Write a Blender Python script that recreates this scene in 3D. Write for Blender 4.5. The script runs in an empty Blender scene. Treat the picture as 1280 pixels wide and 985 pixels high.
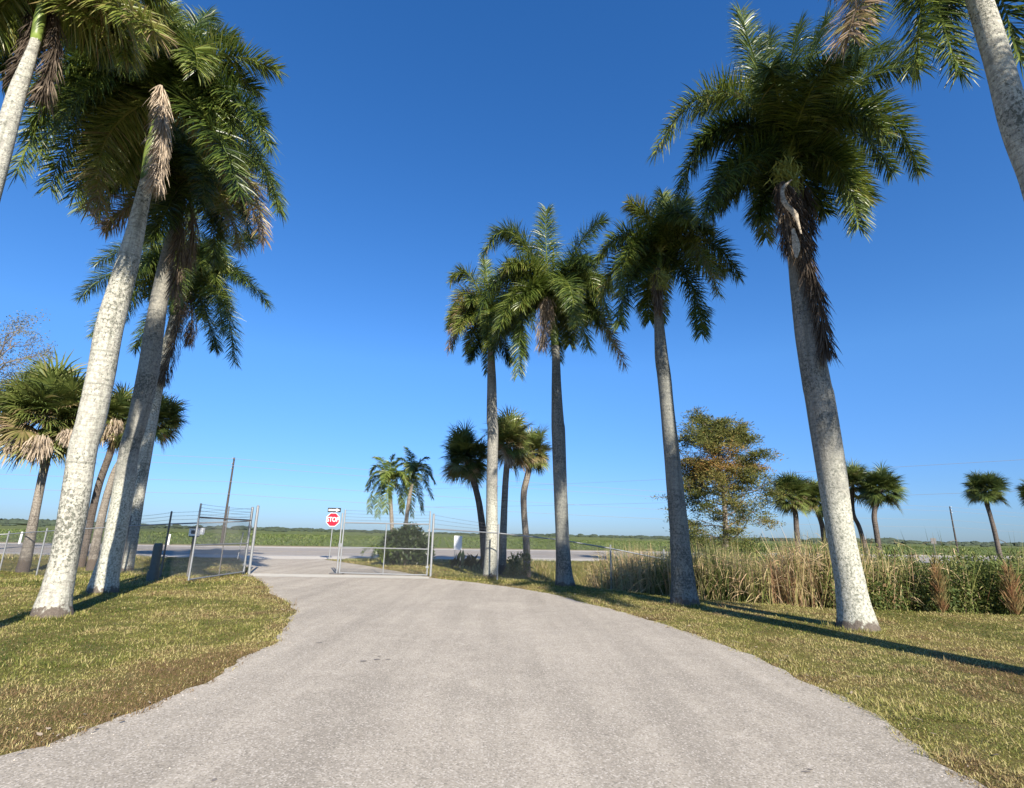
import bpy, math, random
import numpy as np
from mathutils import Matrix, Vector

S = bpy.context.scene
COL = S.collection
rng = np.random.default_rng(7)
random.seed(7)
R_ = math.radians

# ------------------------------------------------------------------ camera
FPX, EYE = 670.0, 1.6
PITCH, ROLL = math.atan(176 / FPX), 0.021
F_ = np.array([0, math.cos(PITCH), math.sin(PITCH)])
U_ = np.array([0, -math.sin(PITCH), math.cos(PITCH)])
X_ = np.array([1.0, 0, 0])
CR = X_ * math.cos(ROLL) + U_ * math.sin(ROLL)
CU = U_ * math.cos(ROLL) - X_ * math.sin(ROLL)
EYEP = np.array([0, 0, EYE])
cd = bpy.data.cameras.new('camera')
cam = bpy.data.objects.new('camera', cd)
COL.objects.link(cam)
m = Matrix.Identity(4)
for i in range(3):
    m[i][0], m[i][1], m[i][2] = CR[i], CU[i], -F_[i]
m[2][3] = EYE
cam.matrix_world = m
cd.sensor_fit = 'HORIZONTAL'
cd.sensor_width = 36
cd.lens = 36 * FPX / 1280
cd.clip_start = 0.05
cd.clip_end = 9000
S.camera = cam

# ------------------------------------------------------------------ light
SUN_AZ, SUN_EL = R_(159.5), R_(30.5)          # azimuth of the sun from +Y clockwise
w = bpy.data.worlds.new('World')
S.world = w
w.use_nodes = True
nt = w.node_tree
nt.nodes.clear()
sky = nt.nodes.new('ShaderNodeTexSky')
sky.sky_type = 'NISHITA'
sky.sun_disc = False
sky.sun_elevation = SUN_EL
sky.sun_rotation = SUN_AZ
sky.altitude = 10
sky.air_density = 1.0
sky.dust_density = 0.25
sky.ozone_density = 2.6
hs = nt.nodes.new('ShaderNodeHueSaturation')
hs.inputs['Hue'].default_value = 0.507
hs.inputs['Saturation'].default_value = 1.22
hs.inputs['Value'].default_value = 1.0
bg = nt.nodes.new('ShaderNodeBackground')
bg.inputs['Strength'].default_value = 0.079
wo = nt.nodes.new('ShaderNodeOutputWorld')
nt.links.new(sky.outputs[0], hs.inputs['Color'])
tcw = nt.nodes.new('ShaderNodeTexCoord'); sxw = nt.nodes.new('ShaderNodeSeparateXYZ'); rw = nt.nodes.new('ShaderNodeValToRGB')
nt.links.new(tcw.outputs['Generated'], sxw.inputs[0]); nt.links.new(sxw.outputs[2], rw.inputs[0])
for k_, (p_, c_) in enumerate(((0.0, (.31, .46, .92)), (.09, (.42, .60, .93)), (.30, (.74, 1.00, 1.18)), (.8, (.62, 1.08, 1.30)))):
    e_ = rw.color_ramp.elements[k_] if k_ < 2 else rw.color_ramp.elements.new(p_)
    e_.position = p_; e_.color = (*c_, 1)
mw = nt.nodes.new('ShaderNodeMix'); mw.data_type = 'RGBA'; mw.blend_type = 'MULTIPLY'; mw.inputs[0].default_value = 1
nt.links.new(hs.outputs[0], mw.inputs[6]); nt.links.new(rw.outputs[0], mw.inputs[7])
nt.links.new(mw.outputs[2], bg.inputs[0])
nt.links.new(bg.outputs[0], wo.inputs[0])
sd = bpy.data.lights.new('sun', 'SUN')
sd.energy = 5.0
sd.angle = R_(0.53)
sd.color = (1.0, 0.915, 0.79)
sun = bpy.data.objects.new('sun', sd)
COL.objects.link(sun)
tosun = Vector((math.sin(SUN_AZ) * math.cos(SUN_EL), math.cos(SUN_AZ) * math.cos(SUN_EL), math.sin(SUN_EL)))
sun.rotation_euler = tosun.to_track_quat('Z', 'Y').to_euler()
sun.location = (20, -30, 30)
S.view_settings.view_transform = 'Standard'
S.view_settings.look = 'None'
S.view_settings.gamma = 1
S.view_settings.exposure = 1.04
S.view_settings.use_curve_mapping = False
S.cycles.transparent_max_bounces = 8
S.cycles.max_bounces = 6

# ------------------------------------------------------------------ helpers
def ss(a, b, v):
    u = np.clip((np.asarray(v, float) - a) / (b - a), 0, 1)
    return u * u * (3 - 2 * u)

_perm = np.random.default_rng(3).random((256, 256))
def vnoise(x, y):
    x = np.asarray(x, float); y = np.asarray(y, float)
    xi = np.floor(x).astype(int); yi = np.floor(y).astype(int)
    fx = x - xi; fy = y - yi
    fx = fx * fx * (3 - 2 * fx); fy = fy * fy * (3 - 2 * fy)
    g = lambda a, b: _perm[a & 255, b & 255]
    return (g(xi, yi) * (1 - fx) + g(xi + 1, yi) * fx) * (1 - fy) + (g(xi, yi + 1) * (1 - fx) + g(xi + 1, yi + 1) * fx) * fy
def fbm(x, y, o=3):
    v = 0; a = 0.5; t = 0
    for k in range(o):
        v = v + a * vnoise(x * 2 ** k + 17 * k, y * 2 ** k + 5 * k); t += a; a *= 0.5
    return v / t

LIPX = [-60, -4, -1, 1.5, 3, 4.7, 7.6, 12, 70, 4000]
LIPY = [60, 23.5, 21.4, 20.0, 18.0, 15.9, 14.0, 13.4, 11, 11]
def hw_near(x): return 35.6 + 0.28 * np.asarray(x, float)
def hw_far(x): return 61.0 + 0.28 * np.asarray(x, float)
def H(x, y):
    x = np.asarray(x, float); y = np.asarray(y, float)
    s = y - np.interp(x, LIPX, LIPY)
    t = hw_near(x) - 0.8 - y
    d = 1.3 * ss(-3, 5.5, x) * ss(0, 3.6, s) * ss(0, 6, t)
    d2 = 0.35 * ss(13, 19, -x) * ss(14, 19, y) * ss(0, 4, t)
    return -(d + d2)

def ray(px, py): return F_ * FPX + CR * (px - 640) + CU * (492.5 - py)
def G(px, py, z=0.0):
    d = ray(px, py)
    return EYEP + d * ((z - EYE) / d[2])
def GH(px, py):
    p = G(px, py)
    for _ in range(12):
        p = G(px, py, float(H(p[0], p[1])) * 0.6 + p[2] * 0.4)
    return p
def D(px, py, Y):
    d = ray(px, py)
    return EYEP + d * (Y / d[1])
def fwd(p): return float(np.dot(np.asarray(p) - EYEP, F_))

def tag(o, label=None, cat=None, group=None, kind=None):
    for k, v in (('label', label), ('category', cat), ('group', group), ('kind', kind)):
        if v: o[k] = v
    return o
def empty(name, loc, label, cat, group=None):
    o = bpy.data.objects.new(name, None)
    o.empty_display_size = 0.3
    o.location = [float(v) for v in loc]
    COL.objects.link(o)
    return tag(o, label, cat, group)

class MB:
    def __init__(s): s.v = []; s.f = []; s.t = []; s.n = 0
    def add(s, V, F, tint=0.0):
        V = np.asarray(V, float).reshape(-1, 3)
        s.v.append(V)
        if isinstance(F, list):
            for f in F: s.f.append(np.asarray([f], dtype=np.int64) + s.n)
        else:
            s.f.append(np.asarray(F, dtype=np.int64) + s.n)
        s.t.append(np.broadcast_to(np.asarray(tint, float), (len(V),)))
        s.n += len(V)
    def box(s, c, size, rot=None, tint=0.0):
        sx, sy, sz = [q / 2 for q in size]
        V = np.array([[x, y, z] for x in (-sx, sx) for y in (-sy, sy) for z in (-sz, sz)])
        if rot is not None: V = V @ np.asarray(rot).T
        s.add(V + np.asarray(c), np.array([[0, 1, 3, 2], [4, 6, 7, 5], [0, 4, 5, 1], [2, 3, 7, 6], [0, 2, 6, 4], [1, 5, 7, 3]]), tint)
    def tube(s, P, r, n=8, tint=0.0, cap=True):
        P = np.asarray(P, float); r = np.broadcast_to(np.asarray(r, float), (len(P),))
        T = np.gradient(P, axis=0); T /= np.linalg.norm(T, axis=1)[:, None] + 1e-9
        ref = np.array([0, 0, 1.0]) if abs(T[:, 2]).mean() < 0.8 else np.array([1.0, 0, 0])
        A = np.cross(T, ref); A /= np.linalg.norm(A, axis=1)[:, None] + 1e-9
        B = np.cross(T, A)
        a = np.arange(n) * 2 * math.pi / n
        V = P[:, None] + r[:, None, None] * (A[:, None] * np.cos(a)[None, :, None] + B[:, None] * np.sin(a)[None, :, None])
        k = np.arange(len(P) - 1)[:, None] * n; j = np.arange(n)[None]; j2 = (j + 1) % n
        Fq = np.stack([k + j, k + j2, k + n + j2, k + n + j], -1).reshape(-1, 4)
        s.add(V, Fq, np.repeat(np.broadcast_to(tint, (len(P),)), n) if np.ndim(tint) else tint)
        if cap:
            s.f.append(np.asarray([list(range(n))]) + s.n - len(P) * n)
            s.f.append(np.asarray([list(range(n))[::-1]]) + s.n - n)
    def build(s, name, mat, parent=None, smooth=False):
        V = np.concatenate(s.v); t = np.concatenate(s.t)
        if parent is not None:
            q = parent; off = np.zeros(3)
            while q is not None:
                off += np.array(q.location); q = q.parent
            V = V - off
        me = bpy.data.meshes.new(name)
        me.vertices.add(len(V)); me.vertices.foreach_set('co', V.astype(np.float32).ravel())
        tot = np.concatenate([np.full(len(f), f.shape[1]) for f in s.f])
        idx = np.concatenate([f.ravel() for f in s.f])
        me.loops.add(len(idx)); me.loops.foreach_set('vertex_index', idx.astype(np.int32))
        me.polygons.add(len(tot))
        st = np.concatenate([[0], np.cumsum(tot)[:-1]])
        me.polygons.foreach_set('loop_start', st.astype(np.int32))
        me.polygons.foreach_set('loop_total', tot.astype(np.int32))
        me.polygons.foreach_set('use_smooth', np.full(len(tot), smooth))
        at = me.attributes.new('tint', 'FLOAT', 'POINT')
        at.data.foreach_set('value', t.astype(np.float32))
        me.update(calc_edges=True)
        me.materials.append(mat)
        o = bpy.data.objects.new(name, me)
        COL.objects.link(o)
        if parent is not None: o.parent = parent
        return o

def norm(a): return a / (np.linalg.norm(a, axis=-1, keepdims=True) + 1e-9)

def blades(mb, base, d0, wv, length, width, droop, tint, seg=3, prof=None, grav=None, tint_tip=None):
    """ribbons: base (N,3), d0 (N,3) start direction, wv (N,3) width direction"""
    N = len(base)
    length = np.broadcast_to(length, (N,)); width = np.broadcast_to(width, (N,)); droop = np.broadcast_to(droop, (N,))
    if prof is None: prof = {2: [.7, 1, .08], 3: [.55, 1, .75, .06], 4: [.6, 1, .9, .6, .05]}[seg]
    P = [base]; d = norm(d0); g = np.array([0, 0, -1.0])
    for k in range(seg):
        P.append(P[-1] + d * (length / seg)[:, None])
        d = norm(d + g * (droop * (k + 1) / seg)[:, None])
    V = np.empty((N, (seg + 1) * 2, 3))
    for k in range(seg + 1):
        h = wv * (width * prof[k] / 2)[:, None]
        V[:, 2 * k] = P[k] - h; V[:, 2 * k + 1] = P[k] + h
    b = np.arange(N)[:, None, None] * (seg + 1) * 2
    q = np.array([[2 * k, 2 * k + 1, 2 * k + 3, 2 * k + 2] for k in range(seg)])[None]
    tint = np.broadcast_to(tint, (N,))
    T = np.repeat(tint, (seg + 1) * 2).reshape(N, -1).copy()
    if tint_tip is not None:
        T[:, -2:] = np.maximum(T[:, -2:], np.broadcast_to(tint_tip, (N,))[:, None])
    mb.add(V, (b + q).reshape(-1, 4), T.ravel())

# ------------------------------------------------------------------ materials
def newmat(name):
    mt = bpy.data.materials.new(name); mt.use_nodes = True
    n = mt.node_tree.nodes; l = mt.node_tree.links
    return mt, n, l, n['Principled BSDF']
def ramp(n, stops, interp='LINEAR'):
    r = n.new('ShaderNodeValToRGB'); r.color_ramp.interpolation = interp
    e = r.color_ramp.elements
    while len(e) < len(stops): e.new(0.5)
    for k, (p, c) in enumerate(stops):
        e[k].position = p; e[k].color = (*c, 1)
    return r
def noise(n, l, scale, detail=4, rough=.55, vec=None, dim='3D'):
    x = n.new('ShaderNodeTexNoise'); x.inputs['Scale'].default_value = scale
    x.inputs['Detail'].default_value = detail; x.inputs['Roughness'].default_value = rough
    if vec: l.new(vec, x.inputs['Vector'])
    return x
def mixc(n, l, fac, a, b, mode='MIX'):
    x = n.new('ShaderNodeMix'); x.data_type = 'RGBA'; x.blend_type = mode
    for s, v in ((x.inputs[0], fac), (x.inputs[6], a), (x.inputs[7], b)):
        if hasattr(v, 'is_linked'): l.new(v, s)
        elif isinstance(v, (int, float)): s.default_value = v
        else: s.default_value = (*v, 1)
    return x.outputs[2]
def geo_pos(n): return n.new('ShaderNodeNewGeometry').outputs['Position']
def bump(n, l, bsdf, h, strength, dist=0.02):
    b = n.new('ShaderNodeBump'); b.inputs['Strength'].default_value = strength; b.inputs['Distance'].default_value = dist
    l.new(h, b.inputs['Height']); l.new(b.outputs[0], bsdf.inputs['Normal'])
def mrange(n, l, v, a, b, c=0.0, d=1.0):
    x = n.new('ShaderNodeMapRange'); l.new(v, x.inputs[0])
    for k, q in enumerate((a, b, c, d)): x.inputs[k + 1].default_value = q
    return x.outputs[0]

def leafmat(name, stops, rough=.42, trans=.25, spec=.5):
    mt, n, l, b = newmat(name)
    a = n.new('ShaderNodeAttribute'); a.attribute_name = 'tint'
    nz = noise(n, l, 2.2, 2, vec=geo_pos(n))
    ad = n.new('ShaderNodeMath'); ad.operation = 'ADD'
    l.new(a.outputs['Fac'], ad.inputs[0]); l.new(mrange(n, l, nz.outputs[0], .3, .7, -.07, .07), ad.inputs[1])
    r = ramp(n, stops); l.new(ad.outputs[0], r.inputs[0])
    l.new(r.outputs[0], b.inputs['Base Color'])
    b.inputs['Roughness'].default_value = rough
    b.inputs['Specular IOR Level'].default_value = spec
    tr = n.new('ShaderNodeBsdfTranslucent'); l.new(r.outputs[0], tr.inputs[0])
    mx = n.new('ShaderNodeMixShader'); mx.inputs[0].default_value = trans
    l.new(b.outputs[0], mx.inputs[1]); l.new(tr.outputs[0], mx.inputs[2])
    l.new(mx.outputs[0], n['Material Output'].inputs[0])
    return mt
def plain(name, col, rough=.6, metal=0.0, var=.12, sc=8):
    mt, n, l, b = newmat(name)
    nz = noise(n, l, sc, 5, vec=geo_pos(n))
    c = mixc(n, l, mrange(n, l, nz.outputs[0], .3, .7), tuple(q * (1 - var) for q in col), tuple(min(1, q * (1 + var)) for q in col))
    l.new(c, b.inputs['Base Color']); b.inputs['Roughness'].default_value = rough; b.inputs['Metallic'].default_value = metal
    return mt

M = {}
GREEN = [(0, (.018, .036, .008)), (.25, (.085, .13, .022)), (.5, (.20, .24, .045)), (.66, (.27, .26, .07)), (.8, (.25, .17, .085)), (1, (.38, .29, .20))]
M['frond'] = leafmat('palm_leaf', GREEN, .38, .25, .5)
M['fan'] = leafmat('fan_leaf', [(0, (.022, .036, .011)), (.25, (.065, .095, .022)), (.5, (.14, .17, .04)), (.68, (.22, .19, .075)), (.82, (.30, .21, .12)), (1, (.48, .37, .26))], .42, .15)
M['dead'] = leafmat('dead_leaf', [(0, (.035, .027, .02)), (.4, (.12, .092, .068)), (.7, (.27, .215, .155)), (1, (.50, .41, .31))], .8, .1, .2)
M['grass'] = leafmat('grass_blade', [(0, (.05, .08, .01)), (.3, (.15, .175, .032)), (.55, (.31, .285, .08)), (.75, (.53, .45, .20)), (.88, (.27, .185, .085)), (1, (.19, .125, .06))], .6, .3, .3)
M['reed'] = leafmat('reed_leaf', [(0, (.05, .08, .018)), (.35, (.14, .17, .045)), (.6, (.38, .33, .14)), (.8, (.52, .39, .23)), (1, (.38, .23, .13))], .6, .25, .3)
M['shrub'] = leafmat('shrub_leaf', [(0, (.03, .05, .013)), (.4, (.085, .12, .028)), (.7, (.17, .19, .05)), (.9, (.25, .22, .09)), (1, (.30, .15, .075))], .62, .2, .25)
M['cypress'] = leafmat('cypress_leaf', [(0, (.06, .08, .02)), (.45, (.14, .15, .04)), (.8, (.24, .19, .055)), (1, (.30, .16, .05))], .7, .3, .2)
M['bareleaf'] = leafmat('winter_leaf', [(0, (.10, .115, .07)), (1, (.22, .215, .16))], .7, .2, .2)
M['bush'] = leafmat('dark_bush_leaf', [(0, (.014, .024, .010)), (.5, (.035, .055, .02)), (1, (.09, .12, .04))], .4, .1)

def trunkmat(name, base, dark, lich, strong=1.0, rings=1.0, foot=None):
    mt, n, l, b = newmat(name)
    p = geo_pos(n)
    mp = n.new('ShaderNodeMapping'); mp.inputs['Scale'].default_value = (1, 1, .8); l.new(p, mp.inputs[0])
    n1 = noise(n, l, 17, 8, .72, mp.outputs[0]); n2 = noise(n, l, 1.1, 3, .5, p); n3 = noise(n, l, 46, 4, .6, p)
    wv = n.new('ShaderNodeTexWave'); wv.wave_type = 'BANDS'; wv.bands_direction = 'Z'
    wv.inputs['Scale'].default_value = 2.6; wv.inputs['Distortion'].default_value = 5; wv.inputs['Detail'].default_value = 3
    wv.inputs['Detail Scale'].default_value = 1.4
    l.new(p, wv.inputs[0])
    c = mixc(n, l, mrange(n, l, n1.outputs[0], .44, .56), base, lich)
    # dark crust patches, more of them where the broad noise is high
    ad = n.new('ShaderNodeMath'); ad.operation = 'ADD'
    n4 = noise(n, l, 22, 7, .72, mp.outputs[0])
    l.new(n4.outputs[0], ad.inputs[0]); l.new(mrange(n, l, n2.outputs[0], .35, .65, -.07 * strong, .07 * strong), ad.inputs[1])
    c = mixc(n, l, mrange(n, l, ad.outputs[0], .53, .60, 0, .85), c, dark)
    ringf = mrange(n, l, wv.outputs[1], .10, .0, 0, .25 * rings)
    c = mixc(n, l, ringf, c, dark)
    mp2 = n.new('ShaderNodeMapping'); mp2.inputs['Scale'].default_value = (7, 7, .35); l.new(p, mp2.inputs[0])
    n7 = noise(n, l, 1, 4, .6, mp2.outputs[0])
    c = mixc(n, l, mrange(n, l, n7.outputs[0], .52, .68, 0, .55), c, dark)
    mp3 = n.new('ShaderNodeMapping'); mp3.inputs['Scale'].default_value = (.35, .35, 9); l.new(p, mp3.inputs[0])
    n8 = noise(n, l, 1.6, 3, .6, mp3.outputs[0])
    c = mixc(n, l, mrange(n, l, n8.outputs[0], .58, .66, 0, .38 * rings), c, dark)
    sx = n.new('ShaderNodeSeparateXYZ'); l.new(p, sx.inputs[0])
    if foot:      # white lichen crust covers the lower trunk, thinning out upwards
        nf = noise(n, l, 1.6, 5, .65, p); za = n.new('ShaderNodeMath'); za.operation = 'MULTIPLY_ADD'
        l.new(nf.outputs[0], za.inputs[0]); za.inputs[1].default_value = -3.0; l.new(sx.outputs[2], za.inputs[2])
        n9 = noise(n, l, 24, 7, .72, mp.outputs[0])
        crust = mixc(n, l, mrange(n, l, n9.outputs[0], .42, .64), (.52, .51, .43), (.12, .13, .10))
        c = mixc(n, l, mrange(n, l, za.outputs[0], foot - 1.9, foot - .6, .92, 0), c, crust)
    # bare brown root mass at the foot
    n5 = noise(n, l, 9, 4, .6, p)
    zz = n.new('ShaderNodeMath'); zz.operation = 'ADD'; l.new(sx.outputs[2], zz.inputs[0]); l.new(mrange(n, l, n5.outputs[0], .3, .7, -.11, .09), zz.inputs[1])
    c = mixc(n, l, mrange(n, l, zz.outputs[0], .10, .16, .9, 0), c, mixc(n, l, n3.outputs[0], (.03, .022, .018), (.15, .115, .09)))
    l.new(c, b.inputs['Base Color']); b.inputs['Roughness'].default_value = .85; b.inputs['Specular IOR Level'].default_value = .25
    hh = n.new('ShaderNodeMath'); hh.operation = 'ADD'; l.new(n3.outputs[0], hh.inputs[0]); l.new(n1.outputs[0], hh.inputs[1])
    bump(n, l, b, hh.outputs[0], .7, .02)
    return mt
M['royal'] = trunkmat('royal_bark', (.33, .315, .27), (.085, .09, .07), (.50, .49, .41))
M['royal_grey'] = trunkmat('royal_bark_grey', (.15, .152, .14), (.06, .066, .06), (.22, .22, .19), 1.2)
M['royal_foot'] = trunkmat('royal_bark_lichen_foot', (.20, .195, .175), (.075, .08, .07), (.29, .28, .24), 1.2, 1.0, 2.6)
M['sabal'] = trunkmat('sabal_bark', (.18, .158, .13), (.08, .068, .056), (.28, .25, .21), 1, 1.6)
M['sabal_dark'] = trunkmat('sabal_bark_dark', (.105, .085, .07), (.04, .033, .028), (.16, .135, .115), 1, 1.6)
M['wood'] = plain('branch_bark', (.17, .14, .115), .9, 0, .35, 12)
M['shaft'] = plain('crownshaft_green', (.14, .19, .04), .45, 0, .35, 5)
M['galv'] = plain('galvanised_steel', (.29, .30, .305), .5, .55, .12, 30)
M['darkpost'] = plain('weathered_steel', (.12, .115, .11), .6, .3, .2, 20)
M['wire'] = plain('steel_wire', (.16, .165, .17), .55, .5, .1, 20)
M['cable'] = plain('cable_grey', (.20, .205, .21), .7, 0, .05)
M['white'] = plain('white_paint', (.74, .75, .75), .5, 0, .04)
M['signred'] = plain('sign_red', (.55, .012, .03), .4, 0, .08)
M['black'] = plain('black_paint', (.02, .02, .022), .5)
M['pole'] = plain('utility_pole_wood', (.055, .045, .038), .9, 0, .25)
M['pedestal'] = plain('pedestal_green', (.075, .09, .085), .6)
M['concrete'] = plain('concrete', (.44, .42, .38), .9, 0, .12, 6)
M['flower'] = plain('flower_yellow_green', (.30, .32, .07), .7, 0, .3, 20)
M['sheath'] = plain('pale_dry_sheath', (.34, .29, .22), .8, 0, .65, 22)
M['treeline'] = plain('far_tree_foliage', (.035, .05, .03), .9, 0, .4, .08)

def groundmat():
    mt, n, l, b = newmat('lawn_soil')
    p = geo_pos(n)
    n1 = noise(n, l, .45, 4, .6, p); n2 = noise(n, l, 4, 6, .65, p); n3 = noise(n, l, 55, 4, .7, p)
    c = mixc(n, l, mrange(n, l, n1.outputs[0], .35, .65), (.12, .125, .022), (.22, .17, .045))
    c = mixc(n, l, mrange(n, l, n2.outputs[0], .45, .7, 0, .7), c, (.16, .115, .06))
    c = mixc(n, l, mrange(n, l, n3.outputs[0], .35, .65, .0, .6), c, (.10, .085, .04))
    l.new(c, b.inputs['Base Color']); b.inputs['Roughness'].default_value = .95
    b.inputs['Specular IOR Level'].default_value = .1
    bump(n, l, b, n3.outputs[0], .8, .03)
    return mt
M['ground'] = groundmat()

def asphaltmat(name, ca, cb, speck, streak=True):
    mt, n, l, b = newmat(name)
    p = geo_pos(n)
    n1 = noise(n, l, .35, 4, .6, p); n2 = noise(n, l, 48, 4, .85, p); n3 = noise(n, l, 2.5, 6, .7, p)
    v = n.new('ShaderNodeTexVoronoi'); v.inputs['Scale'].default_value = 80; l.new(p, v.inputs[0])
    c = mixc(n, l, mrange(n, l, n1.outputs[0], .3, .7), ca, cb)
    c = mixc(n, l, mrange(n, l, n3.outputs[0], .45, .75, 0, .5), c, tuple(q * 1.25 for q in cb))
    n6 = noise(n, l, 1.1, 5, .65, p); c = mixc(n, l, mrange(n, l, n6.outputs[0], .55, .72, 0, .45), c, tuple(q * .75 for q in ca))
    if streak:
        mp = n.new('ShaderNodeMapping'); mp.inputs['Scale'].default_value = (1.3, .10, 1); mp.inputs['Rotation'].default_value = (0, 0, R_(-22)); l.new(p, mp.inputs[0])
        n4 = noise(n, l, 1.5, 5, .6, mp.outputs[0])
        c = mixc(n, l, mrange(n, l, n4.outputs[0], .42, .68, 0, .6), c, tuple(q * .72 for q in ca))
    sc_ = n.new('ShaderNodeSeparateColor'); l.new(v.outputs['Color'], sc_.inputs[0])
    c = mixc(n, l, mrange(n, l, sc_.outputs[0], .55, 1.0, 0, speck * .8), c, tuple(q * .42 for q in ca))
    c = mixc(n, l, mrange(n, l, sc_.outputs[1], .70, 1.0, 0, speck * .8), c, (.64, .58, .50))
    c = mixc(n, l, mrange(n, l, n2.outputs[0], .58, .75, 0, speck * .6), c, (.60, .56, .49))
    l.new(c, b.inputs['Base Color']); b.inputs['Roughness'].default_value = .93; b.inputs['Specular IOR Level'].default_value = .15
    hh = n.new('ShaderNodeMath'); hh.operation = 'SUBTRACT'; l.new(n2.outputs[0], hh.inputs[0]); l.new(sc_.outputs[0], hh.inputs[1])
    bump(n, l, b, hh.outputs[0], .45, .007)
    return mt
M['drive'] = asphaltmat('worn_asphalt', (.325, .288, .232), (.42, .372, .30), .75)
M['apron'] = asphaltmat('concrete_threshold', (.45, .42, .36), (.52, .49, .42), .3, False)
M['road'] = asphaltmat('highway_asphalt', (.25, .225, .195), (.31, .28, .24), .3, False)
M['shoulder'] = asphaltmat('pale_shoulder', (.44, .40, .34), (.50, .46, .39), .3, False)

def fieldmat():
    mt, n, l, b = newmat('crop_field')
    p = geo_pos(n)
    n1 = noise(n, l, .03, 4, .6, p); n2 = noise(n, l, 1.2, 4, .7, p)
    mp = n.new('ShaderNodeMapping'); mp.inputs['Scale'].default_value = (.004, .03, 1); l.new(p, mp.inputs[0])
    n3 = noise(n, l, 1, 3, .6, mp.outputs[0])
    c = mixc(n, l, mrange(n, l, n1.outputs[0], .35, .65), (.10, .13, .04), (.13, .145, .055))
    c = mixc(n, l, mrange(n, l, n3.outputs[0], .5, .65, 0, .5), c, (.16, .14, .07))
    c = mixc(n, l, mrange(n, l, n2.outputs[0], .5, .7, 0, .6), c, (.05, .07, .02))
    l.new(c, b.inputs['Base Color']); b.inputs['Roughness'].default_value = 1; b.inputs['Specular IOR Level'].default_value = 0.05
    return mt
M['field'] = fieldmat()

# ------------------------------------------------------------------ ground
def axis(lo, hi, fine_lo, fine_hi, st):
    a = list(np.arange(fine_lo, fine_hi + st / 2, st))
    v = fine_hi; s_ = st
    while v < hi: s_ *= 1.35; v += s_; a.append(v)
    v = fine_lo; s_ = st
    while v > lo: s_ *= 1.35; v -= s_; a.insert(0, v)
    return np.array(a)
gx = axis(-5000, 5000, -32, 45, .5); gy = axis(-900, 6500, -4, 40, .5)
X, Y = np.meshgrid(gx, gy)
Z = H(X, Y)
mb = MB(); nx = len(gx)
i, j = np.meshgrid(np.arange(len(gy) - 1), np.arange(nx - 1), indexing='ij')
k = (i * nx + j).ravel()
mb.add(np.stack([X, Y, Z], -1).reshape(-1, 3), np.stack([k, k + 1, k + nx + 1, k + nx], -1))
tag(mb.build('ground', M['ground'], smooth=True), 'mown lawn and rough grass ground of green and straw coloured turf', kind='structure')

def sheet(name, pts, z, mat, label):
    mb = MB()
    V = [(p[0], p[1], z) for p in pts]
    mb.add(V, [list(range(len(V)))])
    return tag(mb.build(name, mat), label, kind='structure')

def jitter_line(pts, amp, step=.12, seed=0):
    out = []
    for a, b in zip(pts[:-1], pts[1:]):
        a = np.array(a[:2]); b = np.array(b[:2]); L = np.linalg.norm(b - a); nn = max(1, int(L / step))
        for q in range(nn):
            p = a + (b - a) * q / nn
            nrm = np.array([-(b - a)[1], (b - a)[0]]) / L
            s = p[0] * 1.7 + p[1] * 1.3 + seed
            off = amp * ((vnoise(s, 3.3) - .5) * 2 + (vnoise(s * 4, 9.1) - .5) * .9)
            out.append(p + nrm * float(off))
    out.append(np.array(pts[-1][:2]))
    return out
def smooth_line(pts, it=2):
    for _ in range(it):
        o = [pts[0]]
        for a, b in zip(pts[:-1], pts[1:]):
            a = np.array(a); b = np.array(b); o += [a * .75 + b * .25, a * .25 + b * .75]
        o.append(pts[-1]); pts = o
    return pts
Lp = [(-12, -12), (-9.5, -2), (-6.5, 1.6)] + [tuple(G(*q)[:2]) for q in ((0, 945), (80, 925), (150, 900), (205, 878), (260, 853), (310, 822), (345, 798), (366, 775), (364, 762), (350, 748), (335, 735), (318, 722), (309, 713), (306, 705), (300, 700), (285, 694))]
Rp = [(6, -12), (4.6, -2), (3.9, 2.0)] + [tuple(G(*q)[:2]) for q in ((1230, 985), (1165, 940), (1100, 900), (1000, 845), (900, 805), (830, 782), (770, 764), (700, 745), (640, 734), (580, 727), (540, 723), (500, 715), (460, 708), (428, 703), (400, 699), (382, 696))]
LE = jitter_line(smooth_line(Lp), .12); RE = jitter_line(smooth_line(Rp), .11, seed=40)
driveP = [tuple(p) for p in LE] + [tuple(p) for p in RE[::-1]]
sheet('driveway', driveP, .004, M['drive'], 'pale worn asphalt driveway curving towards the open gate')
dp = np.array(driveP)
def inside(px, py, poly):
    c = np.zeros(len(px), bool)
    x0, y0 = poly[:, 0], poly[:, 1]; x1, y1 = np.roll(x0, -1), np.roll(y0, -1)
    for a, b, c_, d in zip(x0, y0, x1, y1):
        if b == d: continue
        t = ((b > py) != (d > py)) & (px < (c_ - a) * (py - b) / (d - b) + a)
        c ^= t
    return c
def edge_dist(px, py):
    best = np.full(len(px), 1e9)
    for line in (np.array(LE)[::3], np.array(RE)[::3]):
        for a, b in zip(line[:-1], line[1:]):
            ab = b - a; t = np.clip(((px - a[0]) * ab[0] + (py - a[1]) * ab[1]) / (ab @ ab), 0, 1)
            best = np.minimum(best, np.hypot(px - a[0] - t * ab[0], py - a[1] - t * ab[1]))
    return best

HING_L = G(305, 718); HING_R = G(537, 721)
a = HING_L[:2] + np.array([.15, -.1]); b = HING_R[:2]
u = (b - a) / np.linalg.norm(b - a); nn_ = np.array([-u[1], u[0]])
strip = jitter_line([a - nn_ * .75, b - nn_ * .95, ], .10, .2) + jitter_line([b + nn_ * .1, a + nn_ * .55], .10, .2, 9)
sheet('gate_threshold', strip, .008, M['apron'], 'pale concrete strip across the driveway under the gate line')

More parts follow.
